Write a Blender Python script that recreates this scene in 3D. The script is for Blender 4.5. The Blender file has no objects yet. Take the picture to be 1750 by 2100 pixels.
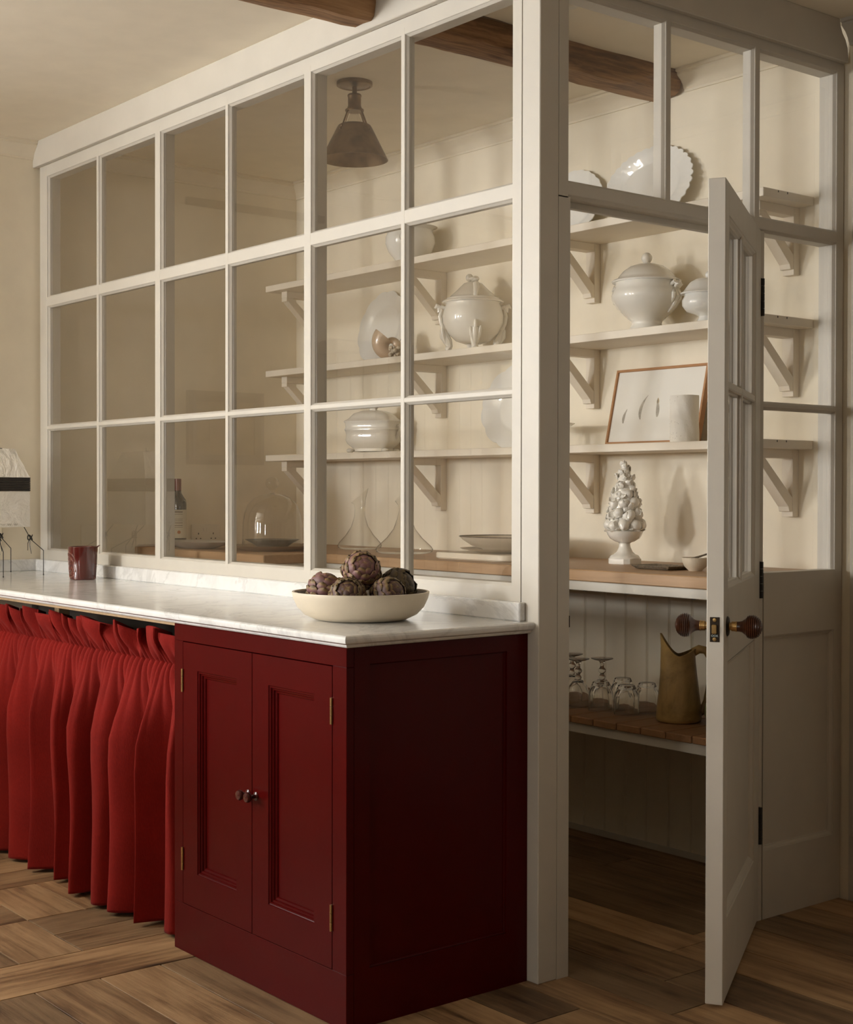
import bpy, bmesh, math, random
from math import sin, cos, pi, radians
from mathutils import Vector, Matrix
random.seed(7)
S = bpy.context.scene
C = S.collection

# ------------------------------------------------------------------ camera, world, light, exposure
cam_d = bpy.data.cameras.new('camera'); cam = bpy.data.objects.new('camera', cam_d); C.objects.link(cam)
YAW, PIT, ROL = 0.893413591, -0.0121829155, 0.00174691423
f_ = Vector((-sin(YAW)*cos(PIT), cos(YAW)*cos(PIT), sin(PIT)))
r_ = Vector((cos(YAW), sin(YAW), 0)); u_ = r_.cross(f_)
r2 = cos(ROL)*r_ + sin(ROL)*u_; u2 = -sin(ROL)*r_ + cos(ROL)*u_
cam.matrix_world = Matrix(((r2.x, u2.x, -f_.x, 2.6715), (r2.y, u2.y, -f_.y, -2.51287), (r2.z, u2.z, -f_.z, 1.25), (0, 0, 0, 1)))
cam_d.sensor_fit = 'HORIZONTAL'; cam_d.sensor_width = 36.0
cam_d.lens = 2975.52/1750*36.0
cam_d.shift_y = (1042.754-1050)/1750
cam_d.clip_start = 0.05
S.camera = cam

W = bpy.data.worlds.new('world'); S.world = W; W.use_nodes = True
W.node_tree.nodes['Background'].inputs[0].default_value = (1.0, 0.96, 0.9, 1)
W.node_tree.nodes['Background'].inputs[1].default_value = 0.6
S.view_settings.view_transform = 'Standard'; S.view_settings.look = 'None'
S.view_settings.gamma = 1.0; S.view_settings.use_curve_mapping = False
S.view_settings.exposure = 0.12

def daylight(name, loc, rot, w, h, power, col=(1.0, 0.997, 1.0)):
    l = bpy.data.lights.new(name, 'AREA'); l.shape = 'RECTANGLE'; l.size = w; l.size_y = h
    l.energy = power; l.color = col
    o = bpy.data.objects.new(name, l); C.objects.link(o)
    o.location = loc; o.rotation_euler = rot
    return o
# kitchen windows: two slim ones behind the camera, one wide one round on the left wall
daylight('daylight_front', (-2.50, -6.62, 1.85), (radians(90), 0, 0), 0.46, 0.70, 182)
daylight('daylight_front_second', (-1.05, -6.62, 1.85), (radians(90), 0, 0), 0.40, 0.70, 42)
daylight('fill_front_right', (1.90, -6.62, 1.85), (radians(90), 0, 0), 0.40, 0.70, 36)  # added fill for the post side and doorway, no window known there
daylight('daylight_left', (-3.12, -3.20, 1.95), (radians(90), 0, radians(-90)), 0.90, 1.26, 165)
S.cycles.max_bounces = 18; S.cycles.diffuse_bounces = 10; S.cycles.glossy_bounces = 4; S.cycles.transmission_bounces = 10; S.cycles.transparent_max_bounces = 24

# ------------------------------------------------------------------ materials
def new_mat(name):
    m = bpy.data.materials.new(name); m.use_nodes = True
    nt = m.node_tree; return m, nt, nt.nodes['Principled BSDF']
def setp(b, **k):
    names = dict(base='Base Color', rough='Roughness', metal='Metallic', coat='Coat Weight', crough='Coat Roughness',
                 spec='Specular IOR Level', trans='Transmission Weight', ior='IOR', sheen='Sheen Weight', alpha='Alpha')
    for a, v in k.items():
        i = b.inputs[names[a]]
        i.default_value = (*v, 1) if a == 'base' else v
def coords(nt, scale=(1, 1, 1), kind='Object', rnd=False):
    tc = nt.nodes.new('ShaderNodeTexCoord'); mp = nt.nodes.new('ShaderNodeMapping')
    mp.inputs['Scale'].default_value = scale
    nt.links.new(tc.outputs[kind], mp.inputs['Vector'])
    if rnd:
        oi = nt.nodes.new('ShaderNodeObjectInfo'); m = nt.nodes.new('ShaderNodeMath'); m.operation = 'MULTIPLY'; m.inputs[1].default_value = 37.0
        nt.links.new(oi.outputs['Random'], m.inputs[0])
        cb = nt.nodes.new('ShaderNodeCombineXYZ')
        for i in range(3): nt.links.new(m.outputs[0], cb.inputs[i])
        nt.links.new(cb.outputs[0], mp.inputs['Location'])
    return mp.outputs['Vector']
def noise(nt, vec, scale, detail=4, rough=0.55, dist=0.0):
    n = nt.nodes.new('ShaderNodeTexNoise'); n.inputs['Scale'].default_value = scale
    n.inputs['Detail'].default_value = detail; n.inputs['Roughness'].default_value = rough; n.inputs['Distortion'].default_value = dist
    nt.links.new(vec, n.inputs['Vector']); return n.outputs['Fac']
def ramp(nt, fac, stops):
    r = nt.nodes.new('ShaderNodeValToRGB'); e = r.color_ramp.elements
    while len(e) < len(stops): e.new(0.5)
    for i, (p, c) in enumerate(stops): e[i].position = p; e[i].color = (*c, 1)
    nt.links.new(fac, r.inputs[0]); return r.outputs[0]
def bump(nt, b, fac, strength, dist=0.01):
    n = nt.nodes.new('ShaderNodeBump'); n.inputs['Strength'].default_value = strength; n.inputs['Distance'].default_value = dist
    nt.links.new(fac, n.inputs['Height']); nt.links.new(n.outputs[0], b.inputs['Normal'])
def mixc(nt, fac, a, b_, blend='MIX'):
    m = nt.nodes.new('ShaderNodeMix'); m.data_type = 'RGBA'; m.blend_type = blend
    for idx, v in ((0, fac), (6, a), (7, b_)):
        if hasattr(v, 'node'): nt.links.new(v, m.inputs[idx])
        else: m.inputs[idx].default_value = v if idx == 0 else (*v, 1)
    return m.outputs[2]

def paint(name, col, rough=0.5, var=0.03, bmp=0.05, scale=9.0, **k):
    m, nt, b = new_mat(name); v = coords(nt, kind='Object')
    n = noise(nt, v, scale, 5)
    c0 = tuple(x*(1-var) for x in col); c1 = tuple(min(1, x*(1+var)) for x in col)
    nt.links.new(ramp(nt, n, [(0.3, c0), (0.7, c1)]), b.inputs['Base Color'])
    bump(nt, b, noise(nt, v, 160, 3), bmp, 0.002)
    setp(b, rough=rough, **k); return m

M = {}
M['cream'] = paint('cream_joinery_paint', (0.535, 0.503, 0.438), 0.48)
M['wall'] = paint('cream_wall_paint', (0.80, 0.735, 0.60), 0.85)
M['ceil'] = paint('ceiling_paint', (0.81, 0.745, 0.615), 0.9)
M['ext'] = paint('brown_panelled_wall_paint', (0.11, 0.06, 0.024), 0.7)
M['shelfpaint'] = paint('shelf_paint', (0.76, 0.69, 0.575), 0.55)
M['red'] = paint('dark_red_gloss_paint', (0.060, 0.0018, 0.0015), 0.24, var=0.06, bmp=0.02, spec=0.10)
M['redknob'] = paint('dark_red_knob_paint', (0.06, 0.012, 0.008), 0.2, coat=0.4, crough=0.1)
M['ceramic'] = paint('white_glazed_ceramic', (0.80, 0.795, 0.755), 0.4, var=0.02, bmp=0.0, coat=1.0, crough=0.03)
M['ceramicw'] = paint('ivory_glazed_ceramic', (0.79, 0.76, 0.685), 0.4, var=0.03, bmp=0.0, coat=1.0, crough=0.03)
M['bisque'] = paint('unglazed_porcelain', (0.78, 0.745, 0.67), 0.75, var=0.03, bmp=0.5)
M['stoneware'] = paint('ivory_stoneware', (0.66, 0.585, 0.46), 0.42, var=0.05, bmp=0.08)
M['darkware'] = paint('dark_stoneware', (0.12, 0.10, 0.075), 0.35, var=0.15)
M['tan'] = paint('tan_stoneware', (0.34, 0.25, 0.16), 0.45, var=0.1)
M['greyware'] = paint('grey_glazed_dish', (0.50, 0.47, 0.42), 0.25, var=0.1)
M['slate'] = paint('slate', (0.17, 0.135, 0.095), 0.45, var=0.5, scale=120)
M['green'] = paint('green_glaze', (0.20, 0.21, 0.07), 0.35, var=0.1)
M['white'] = paint('white_plastic', (0.74, 0.69, 0.58), 0.35, bmp=0.0)
M['black'] = paint('black_iron', (0.012, 0.011, 0.010), 0.4, var=0.2)
M['dark'] = paint('dark_interior', (0.03, 0.022, 0.015), 0.8)
M['paper_label'] = paint('paper_label', (0.62, 0.57, 0.46), 0.8)
M['ink'] = paint('grey_ink', (0.16, 0.13, 0.09), 0.8)
M['feather'] = paint('grey_feather_print', (0.42, 0.385, 0.32), 0.8, var=0.25, scale=60)
M['featherb'] = paint('buff_feather_print', (0.50, 0.40, 0.25), 0.8, var=0.2, scale=60)
M['orange'] = paint('orange_seal', (0.42, 0.15, 0.04), 0.6)
M['capsule'] = paint('red_foil_capsule', (0.16, 0.035, 0.02), 0.35)
M['bottleglass'] = paint('dark_bottle_glass', (0.03, 0.024, 0.014), 0.1, coat=0.5, crough=0.03)
M['mat'] = paint('picture_paper', (0.76, 0.74, 0.68), 0.8, var=0.01)
M['tealpaint'] = paint('pale_blue_lettering', (0.45, 0.55, 0.55), 0.6)
M['oldpic'] = paint('brown_old_picture', (0.30, 0.20, 0.08), 0.6, var=0.3, scale=14)
M['glazered'] = paint('maroon_glaze', (0.085, 0.011, 0.008), 0.12, coat=0.9, crough=0.04)
M['glazeredpale'] = paint('pale_maroon_glaze_relief', (0.26, 0.10, 0.075), 0.2, coat=0.8, crough=0.08)  # paler glaze for the raised emblem and lettering
M['wax'] = paint('candle_wax', (0.35, 0.10, 0.07), 0.5)
M['shellpearl'] = paint('nautilus_pearl', (0.56, 0.42, 0.29), 0.28, var=0.12, coat=0.6, crough=0.15)
M['shelltan'] = paint('coral_lump', (0.52, 0.44, 0.33), 0.8, var=0.2, bmp=1.0, scale=70)

def metal(name, col, rough, var=0.25, scale=14):
    m, nt, b = new_mat(name); v = coords(nt); n = noise(nt, v, scale, 6)
    nt.links.new(ramp(nt, n, [(0.3, tuple(x*(1-var) for x in col)), (0.75, tuple(x*(1+var) for x in col))]), b.inputs['Base Color'])
    setp(b, rough=rough, metal=1.0); return m
M['brass'] = metal('aged_brass', (0.55, 0.36, 0.15), 0.28)
M['bronze'] = metal('antique_bronze', (0.25, 0.165, 0.09), 0.42, 0.35, 18)
M['bronzedark'] = metal('blackened_bronze', (0.05, 0.038, 0.028), 0.45)

def wood(name, stops, axis, grain=3.0, rough=0.5, bmp=0.25, rnd=True, spread=0.35, knots=True, cell=7.0):
    """grain runs along axis (0,1,2); tone differs from piece to piece"""
    m, nt, b = new_mat(name)
    sc = [40.0*grain/3]*3; sc[axis] = 2.2*grain/3
    v = coords(nt, tuple(sc), rnd=rnd)
    n1 = noise(nt, v, 1.0, 9, 0.68, 0.35)
    sc2 = [6.0]*3; sc2[axis] = 2.2
    v2 = coords(nt, tuple(sc2), rnd=rnd); n2 = noise(nt, v2, 1.1, 4, 0.6, 0.4)
    add = nt.nodes.new('ShaderNodeMath'); add.operation = 'MULTIPLY_ADD'; add.inputs[1].default_value = 0.55
    nt.links.new(n1, add.inputs[0])
    k = nt.nodes.new('ShaderNodeMath'); k.operation = 'MULTIPLY'; k.inputs[1].default_value = 0.45; nt.links.new(n2, k.inputs[0])
    nt.links.new(k.outputs[0], add.inputs[2])
    col = ramp(nt, add.outputs[0], stops)
    if rnd:
        oi = nt.nodes.new('ShaderNodeObjectInfo')
        tone = ramp(nt, oi.outputs['Random'], [(0.0, (1-spread,)*3), (1.0, (1+spread*0.6, 1+spread*0.55, 1+spread*0.5))])
        col = mixc(nt, 1.0, col, tone, 'MULTIPLY')
    if knots:
        vk = coords(nt, tuple([cell*(0.35 if i == axis else 1.0) for i in range(3)]), rnd=rnd)
        vo = nt.nodes.new('ShaderNodeTexVoronoi'); vo.inputs['Scale'].default_value = 1.0; nt.links.new(vk, vo.inputs['Vector'])
        kf = ramp(nt, vo.outputs['Distance'], [(0.02, (0.35, 0.3, 0.28)), (0.13, (1, 1, 1))])
        col = mixc(nt, 0.8, col, kf, 'MULTIPLY')
    nt.links.new(col, b.inputs['Base Color'])
    bump(nt, b, n1, bmp, 0.004); setp(b, rough=rough); return m
FL = [(0.31, (0.040, 0.020, 0.009)), (0.41, (0.18, 0.100, 0.045)), (0.53, (0.34, 0.212, 0.105)), (0.70, (0.48, 0.32, 0.172))]
M['floor_x'] = wood('reclaimed_oak_floor', FL, 0, 3.0, 0.55, 0.5, spread=0.5)
M['floor_y'] = wood('reclaimed_oak_floor_cross', FL, 1, 3.0, 0.55, 0.5, spread=0.5)
M['beam'] = wood('rough_hewn_oak', [(0.30, (0.030, 0.016, 0.008)), (0.44, (0.16, 0.082, 0.036)), (0.55, (0.33, 0.185, 0.088)), (0.70, (0.46, 0.285, 0.15))], 1, 4.5, 0.85, 1.0, rnd=False, cell=6)
M['oak'] = wood('oak_worktop', [(0.3, (0.30, 0.175, 0.085)), (0.5, (0.40, 0.245, 0.125)), (0.7, (0.47, 0.30, 0.165))], 0, 4.0, 0.45, 0.1, rnd=False, knots=False)
M['slat'] = wood('brown_oak_slat', [(0.3, (0.20, 0.098, 0.040)), (0.5, (0.29, 0.15, 0.066)), (0.7, (0.37, 0.20, 0.09))], 1, 4.0, 0.55, 0.2, spread=0.15, knots=False)
M['frameoak'] = wood('picture_frame_oak', [(0.3, (0.33, 0.155, 0.06)), (0.7, (0.45, 0.235, 0.10))], 0, 6.0, 0.5, 0.05, rnd=False, knots=False)
M['knobwood'] = wood('turned_rosewood', [(0.3, (0.025, 0.008, 0.003)), (0.55, (0.07, 0.022, 0.008)), (0.75, (0.12, 0.045, 0.016))], 0, 9.0, 0.28, 0.05, rnd=False, knots=False)
M['pine'] = wood('pale_pine', [(0.3, (0.36, 0.24, 0.12)), (0.7, (0.50, 0.35, 0.2))], 2, 5.0, 0.6, 0.1, rnd=False, knots=False)
M['darkframe'] = wood('dark_picture_frame', [(0.3, (0.10, 0.065, 0.03)), (0.7, (0.17, 0.11, 0.055))], 1, 5.0, 0.5, 0.1, rnd=False, knots=False)

def marble():
    m, nt, b = new_mat('carrara_marble'); v = coords(nt, (1, 1, 1))
    w = noise(nt, v, 2.2, 8, 0.62, 1.4); n2 = noise(nt, v, 9.0, 7, 0.65, 0.8)
    base = ramp(nt, n2, [(0.3, (0.66, 0.66, 0.645)), (0.65, (0.76, 0.76, 0.745))])
    vein = ramp(nt, w, [(0.475, (1, 1, 1)), (0.497, (0.70, 0.70, 0.70)), (0.503, (0.72, 0.72, 0.72)), (0.53, (1, 1, 1))])
    nt.links.new(mixc(nt, 0.5, base, vein, 'MULTIPLY'), b.inputs['Base Color'])
    setp(b, rough=0.16, coat=0.15, crough=0.08); return m
M['marble'] = marble()

def linen(name, col):
    m, nt, b = new_mat(name); v = coords(nt)
    wv = nt.nodes.new('ShaderNodeTexNoise'); wv.inputs['Scale'].default_value = 420; nt.links.new(coords(nt, (1, 1, 0.25)), wv.inputs['Vector'])
    n = noise(nt, v, 5, 4)
    c = ramp(nt, n, [(0.3, tuple(x*0.85 for x in col)), (0.7, tuple(x*1.12 for x in col))])
    c = mixc(nt, 0.35, c, ramp(nt, wv.outputs['Fac'], [(0.35, (0.7,)*3), (0.65, (1.15,)*3)]), 'MULTIPLY')
    nt.links.new(c, b.inputs['Base Color']); bump(nt, b, wv.outputs['Fac'], 0.35, 0.002)
    setp(b, rough=0.85, spec=0.1, sheen=0.03); return m
M['curtain'] = linen('red_linen', (0.19, 0.0095, 0.006))

def paper():
    m, nt, b = new_mat('crumpled_paper'); v = coords(nt)
    vo = nt.nodes.new('ShaderNodeTexVoronoi'); vo.inputs['Scale'].default_value = 13; vo.feature = 'DISTANCE_TO_EDGE'
    nt.links.new(mixc(nt, 0.12, v, coords(nt, (3, 3, 3))), vo.inputs['Vector'])
    n = noise(nt, v, 12, 6, 0.6, 1.0)
    bump(nt, b, n, 0.7, 0.02); setp(b, base=(0.88, 0.86, 0.80), rough=0.8); return m
M['paper'] = paper()
M['ribband'] = paint('black_bamboo_band', (0.030, 0.026, 0.021), 0.6, var=0.3, scale=40)

def thin_glass(name, tint, rough=0.0):
    """clear pane: mirror reflection by Fresnel, the rest passes straight through"""
    m = bpy.data.materials.new(name); m.use_nodes = True; nt = m.node_tree
    nt.nodes.remove(nt.nodes['Principled BSDF'])
    out = nt.nodes['Material Output']; t = nt.nodes.new('ShaderNodeBsdfTransparent'); g = nt.nodes.new('ShaderNodeBsdfGlossy')
    t.inputs[0].default_value = (*tint, 1); g.inputs['Roughness'].default_value = rough
    fr = nt.nodes.new('ShaderNodeFresnel'); fr.inputs['IOR'].default_value = 1.5
    mx = nt.nodes.new('ShaderNodeMixShader')
    ge = nt.nodes.new('ShaderNodeNewGeometry')       # light leaving the sheet passes on: only the entry face mirrors
    iv = nt.nodes.new('ShaderNodeMath'); iv.operation = 'MULTIPLY_ADD'; iv.inputs[1].default_value = -1.8; iv.inputs[2].default_value = 1.8
    nt.links.new(ge.outputs['Backfacing'], iv.inputs[0])
    ml = nt.nodes.new('ShaderNodeMath'); ml.operation = 'MULTIPLY'; ml.use_clamp = True
    nt.links.new(fr.outputs[0], ml.inputs[0]); nt.links.new(iv.outputs[0], ml.inputs[1])
    nt.links.new(ml.outputs[0], mx.inputs[0]); nt.links.new(t.outputs[0], mx.inputs[1]); nt.links.new(g.outputs[0], mx.inputs[2])
    nt.links.new(mx.outputs[0], out.inputs[0]); return m
M['pane'] = thin_glass('window_glass', (0.996, 0.994, 0.988))
M['clear'] = thin_glass('thin_clear_glass', (0.965, 0.96, 0.94))
def solid_glass():
    m, nt, b = new_mat('cut_crystal'); setp(b, base=(0.97, 0.96, 0.93), rough=0.02, trans=1.0, ior=1.48); return m
M['crystal'] = solid_glass()

def jugmat():
    m, nt, b = new_mat('mottled_ochre_clay'); v = coords(nt)
    n = noise(nt, v, 9, 7, 0.65, 0.6)
    nt.links.new(ramp(nt, n, [(0.3, (0.16, 0.098, 0.034)), (0.5, (0.34, 0.215, 0.072)), (0.72, (0.46, 0.30, 0.105))]), b.inputs['Base Color'])
    bump(nt, b, n, 0.2, 0.005); setp(b, rough=0.4, coat=0.2, crough=0.2); return m
M['jug'] = jugmat()
def artmat(name, low, mid, tip):
    """a bract: purple body turning green and pale at its pointed tip (object z runs along the bract)"""
    m, nt, b = new_mat(name); tc = nt.nodes.new('ShaderNodeTexCoord'); sp = nt.nodes.new('ShaderNodeSeparateXYZ')
    nt.links.new(tc.outputs['Generated'], sp.inputs[0])
    oi = nt.nodes.new('ShaderNodeObjectInfo')
    a = nt.nodes.new('ShaderNodeMath'); a.operation = 'MULTIPLY_ADD'; a.inputs[1].default_value = 0.3; a.inputs[2].default_value = -0.15
    nt.links.new(oi.outputs['Random'], a.inputs[0])
    s = nt.nodes.new('ShaderNodeMath'); s.operation = 'ADD'; nt.links.new(sp.outputs[2], s.inputs[0]); nt.links.new(a.outputs[0], s.inputs[1])
    c = ramp(nt, s.outputs[0], [(0.10, tuple(x*0.5 for x in low)), (0.35, low), (0.70, mid), (0.90, tip), (1.0, tuple(x*0.5 for x in tip))])
    n = noise(nt, tc.outputs['Object'], 120, 4)
    nt.links.new(mixc(nt, 0.5, c, ramp(nt, n, [(0.3, (0.6,)*3), (0.7, (1.15,)*3)]), 'MULTIPLY'), b.inputs['Base Color'])
    bump(nt, b, n, 0.2, 0.003); setp(b, rough=0.5); return m
M['bract_purple'] = artmat('purple_artichoke_bract', (0.15, 0.075, 0.07), (0.22, 0.10, 0.097), (0.28, 0.18, 0.07))
M['bract_brown'] = artmat('brown_artichoke_bract', (0.07, 0.036, 0.028), (0.11, 0.052, 0.043), (0.22, 0.145, 0.055))
M['bract_green'] = artmat('green_artichoke_bract', (0.055, 0.036, 0.018), (0.07, 0.045, 0.02), (0.13, 0.09, 0.032))

# ------------------------------------------------------------------ mesh helpers
class MB:
    def __init__(s): s.v = []; s.f = []
    def add(s, vs, fs, T=None):
        n = len(s.v)
        s.v += [tuple(T @ Vector(v)) if T else tuple(v) for v in vs]
        s.f += [tuple(i+n for i in f) for f in fs]; return s
    def box(s, lo, hi, T=None):
        x0, y0, z0 = lo; x1, y1, z1 = hi
        return s.add([(x0,y0,z0),(x1,y0,z0),(x1,y1,z0),(x0,y1,z0),(x0,y0,z1),(x1,y0,z1),(x1,y1,z1),(x0,y1,z1)],
                     [(0,3,2,1),(4,5,6,7),(0,1,5,4),(1,2,6,5),(2,3,7,6),(3,0,4,7)], T)
    def loft(s, rings, closed=True, cap0=True, cap1=True, T=None):
        n = len(rings[0]); vs = [p for r in rings for p in r]; fs = []
        for i in range(len(rings)-1):
            for j in range(n if closed else n-1):
                k = (j+1) % n; fs.append((i*n+j, i*n+k, (i+1)*n+k, (i+1)*n+j))
        if cap0: fs.append(tuple(reversed(range(n))))
        if cap1: fs.append(tuple((len(rings)-1)*n+j for j in range(n)))
        return s.add(vs, fs, T)
    def lathe(s, prof, seg=32, fn=None, T=None, cap0=True, cap1=True, sx=1, sy=1):
        rings = []
        for r, z in prof:
            ring = []
            for j in range(seg):
                a = 2*pi*j/seg; k = fn(a, z, r) if fn else 1.0
                ring.append((r*k*cos(a)*sx, r*k*sin(a)*sy, z))
            rings.append(ring)
        return s.loft(rings, True, cap0, cap1, T)
    def tube(s, pts, rad, seg=8, T=None, flat=1.0):
        pts = [Vector(p) for p in pts]; rings = []
        up = None
        for i, p in enumerate(pts):
            t = (pts[min(i+1, len(pts)-1)] - pts[max(i-1, 0)]).normalized()
            if up is None: up = Vector((0, 0, 1)) if abs(t.z) < 0.9 else Vector((1, 0, 0))
            a = t.cross(up)
            if a.length < 1e-4: a = t.cross(Vector((0, 1, 0)))
            a.normalize(); b = a.cross(t).normalized(); up = b
            r = rad[i] if isinstance(rad, (list, tuple)) else rad
            rings.append([tuple(p + a*r*cos(2*pi*j/seg) + b*r*flat*sin(2*pi*j/seg)) for j in range(seg)])
        return s.loft(rings, True, True, True, T)
    def sphere(s, c, r, seg=12, rings=8, sc=(1, 1, 1), T=None):
        prof = [(max(1e-5, sin(pi*i/rings)), -cos(pi*i/rings)) for i in range(rings+1)]
        TT = Matrix.Translation(c) @ Matrix.Diagonal((r*sc[0], r*sc[1], r*sc[2], 1))
        return s.lathe(prof, seg, None, (T @ TT) if T else TT)
    def prism(s, poly, p0, axis, length, T=None):
        """poly in the two axes other than axis, extruded along axis from p0"""
        o = [i for i in range(3) if i != axis]; rings = []
        for e in (0, length):
            ring = []
            for a, b in poly:
                q = [0, 0, 0]; q[axis] = p0+e; q[o[0]] = a; q[o[1]] = b; ring.append(tuple(q))
            rings.append(ring)
        return s.loft(rings, True, True, True, T)
    def mesh(s, name, mat, smooth=False, bevel=0, ang=35, off=(0, 0, 0)):
        me = bpy.data.meshes.new(name)
        me.from_pydata([(v[0]-off[0], v[1]-off[1], v[2]-off[2]) for v in s.v], [], s.f)
        bm = bmesh.new(); bm.from_mesh(me)
        bmesh.ops.recalc_face_normals(bm, faces=bm.faces)
        if bevel:
            es = [e for e in bm.edges if len(e.link_faces) == 2 and e.calc_face_angle(0) > 0.6]
            bmesh.ops.bevel(bm, geom=es, offset=bevel, segments=1, affect='EDGES', clamp_overlap=True)
        bm.to_mesh(me); bm.free()
        if smooth:
            me.polygons.foreach_set('use_smooth', [True]*len(me.polygons)); me.set_sharp_from_angle(angle=radians(ang))
        if mat: me.materials.append(M[mat] if isinstance(mat, str) else mat)
        return me
    def obj(s, name, mat, parent=None, smooth=False, bevel=0, ang=35):
        off = wloc(parent) if parent else (0, 0, 0)
        return link(name, s.mesh(name, mat, smooth, bevel, ang, off), parent)
def wloc(o):
    v = Vector((0, 0, 0))
    while o: v += o.location; o = o.parent
    return v
def link(name, data, parent=None, loc=(0, 0, 0)):
    o = bpy.data.objects.new(name, data); C.objects.link(o); o.location = loc
    if parent: o.parent = parent
    return o
def tag(o, label=None, cat=None, group=None, kind=None):
    for k, v in (('label', label), ('category', cat), ('group', group), ('kind', kind)):
        if v: o[k] = v
    return o
def thing(name, label, cat, loc=(0, 0, 0), group=None, kind=None):
    return tag(link(name, None, None, loc), label, cat, group, kind)
def box(name, lo, hi, mat, parent=None, bevel=0.0015):
    return MB().box(lo, hi).obj(name, mat, parent, bevel=bevel)
def copy_tree(o, parent=None):
    c = o.copy(); C.objects.link(c); c.parent = parent
    for ch in list(o.children): copy_tree(ch, c)
    return c
def arc(c, r, a0, a1, n, plane='xz', y=0):
    return [(c[0]+r*cos(a0+(a1-a0)*i/n), c[1]+r*sin(a0+(a1-a0)*i/n)) for i in range(n+1)]

# ------------------------------------------------------------------ large structure
XL, YB, ZC = -3.02, 1.28, 2.68       # left wall, back wall, ceiling
YF, XR = -6.50, 4.60                 # window wall behind the camera, far wall
# floor: dark sub-floor with every board its own piece
floor = box('floor', (XL-0.1, YF-0.1, -0.10), (XR+0.1, YB+0.1, -0.006), 'dark', bevel=0)
tag(floor, 'reclaimed brown oak floor of wide worn boards', 'floor', kind='structure')
def plank(x0, x1, y0, y1, ax):
    g = 0.0020; h = random.uniform(-0.0005, 0.0)
    b = MB().box((x0+g, y0+g, -0.006), (x1-g, y1-g, h))
    cx, cy = (x0+x1)/2, (y0+y1)/2
    me = b.mesh('plank', 'floor_x' if ax == 0 else 'floor_y', bevel=0.0006, off=(cx, cy, 0))
    return link('plank', me, floor, (cx, cy, 0))
ye = [1.27, 1.12, 0.98, 0.818, 0.629, 0.467, 0.275, 0.106, -0.03, -0.20, -0.36, -0.51, -0.67, -0.843, -1.02, -1.19, -1.36, -1.55, -1.75, -1.95, -2.2]
for i in range(len(ye)-1):
    y1, y0 = ye[i], ye[i+1]
    x = -0.738 if y1 < 0.0 else XL
    while x < 3.2:
        L = random.uniform(0.9, 1.9); x1 = min(x+L, 3.2)
        if 3.2-x1 < 0.3: x1 = 3.2
        plank(x, x1, y0, y1, 0); x = x1
y = -0.03
while y > -2.2:                                    # the border board that frames the parquet
    y0 = max(y-random.uniform(1.1, 1.6), -2.2); plank(-0.97, -0.738, y0, y, 1); y = y0
cell = 0.36
for i in range(6):                                 # woven parquet beyond the border board
    for j in range(6):
        xa = -0.97-(i+1)*cell; ya = -0.06-(j+1)*cell
        xa2 = max(xa, XL)
        if (i+j) % 2 == 0:
            for q in range(2): plank(xa2, xa+cell, ya+q*cell/2, ya+(q+1)*cell/2, 0)
        else:
            w = (xa+cell-xa2)/2
            for q in range(2): plank(xa2+q*w, xa2+(q+1)*w, ya, ya+cell, 1)

tag(box('ceiling', (XL-0.1, YF-0.1, ZC), (XR+0.1, YB+0.1, ZC+0.1), 'ceil', bevel=0), 'plain cream plaster ceiling over kitchen and pantry', 'ceiling', kind='structure')
LW = (-3.66, -2.74, 1.31, 2.59)       # the left window: y0, y1, z0, z1
wl = MB().box((XL-0.1, YF-0.1, -0.1), (XL, LW[0], ZC)).box((XL-0.1, LW[1], -0.1), (XL, YB+0.1, ZC)).box((XL-0.1, LW[0], -0.1), (XL, LW[1], LW[2])).box((XL-0.1, LW[0], LW[3]), (XL, LW[1], ZC))
tag(wl.obj('wall_left', 'wall'), 'plain cream wall on the left running behind the glass', 'wall', kind='structure')
tag(box('wall_back', (XL, YB, -0.1), (0.03, YB+0.1, ZC), 'wall', bevel=0), 'cream pantry back wall carrying the shelves', 'wall', kind='structure')
# kitchen wall beyond the pantry with its raised panel moulding
wr = box('wall_right', (0.03, YB-0.006, -0.1), (XR, YB+0.1, ZC), 'cream', bevel=0)
tag(wr, 'cream panelled wall right of the pantry screen', 'wall', kind='structure')
def moulding_frame(name, x0, x1, z0, z1, yf, w, parent, mat='cream', prof=None):
    prof = prof or [(0, 0), (0, 0.018), (w*0.35, 0.024), (w*0.6, 0.012), (w, 0.008), (w, 0)]
    rings = []
    for o, d in prof:
        rings.append([(x0+o, yf-d, z0+o), (x1-o, yf-d, z0+o), (x1-o, yf-d, z1-o), (x0+o, yf-d, z1-o)])
    return MB().loft(rings, True, False, False).obj(name, mat, parent)
moulding_frame('panel_moulding', 0.043, 0.95, 0.20, 2.50, YB-0.006, 0.05, wr)
moulding_frame('panel_moulding', 1.05, 2.05, 0.20, 2.50, YB-0.006, 0.05, wr)
tag(box('wall_far', (XR, YF-0.1, -0.1), (XR+0.1, YB+0.1, ZC), 'ext', bevel=0), 'brown far wall to the right of the camera', 'wall', kind='structure')
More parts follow.
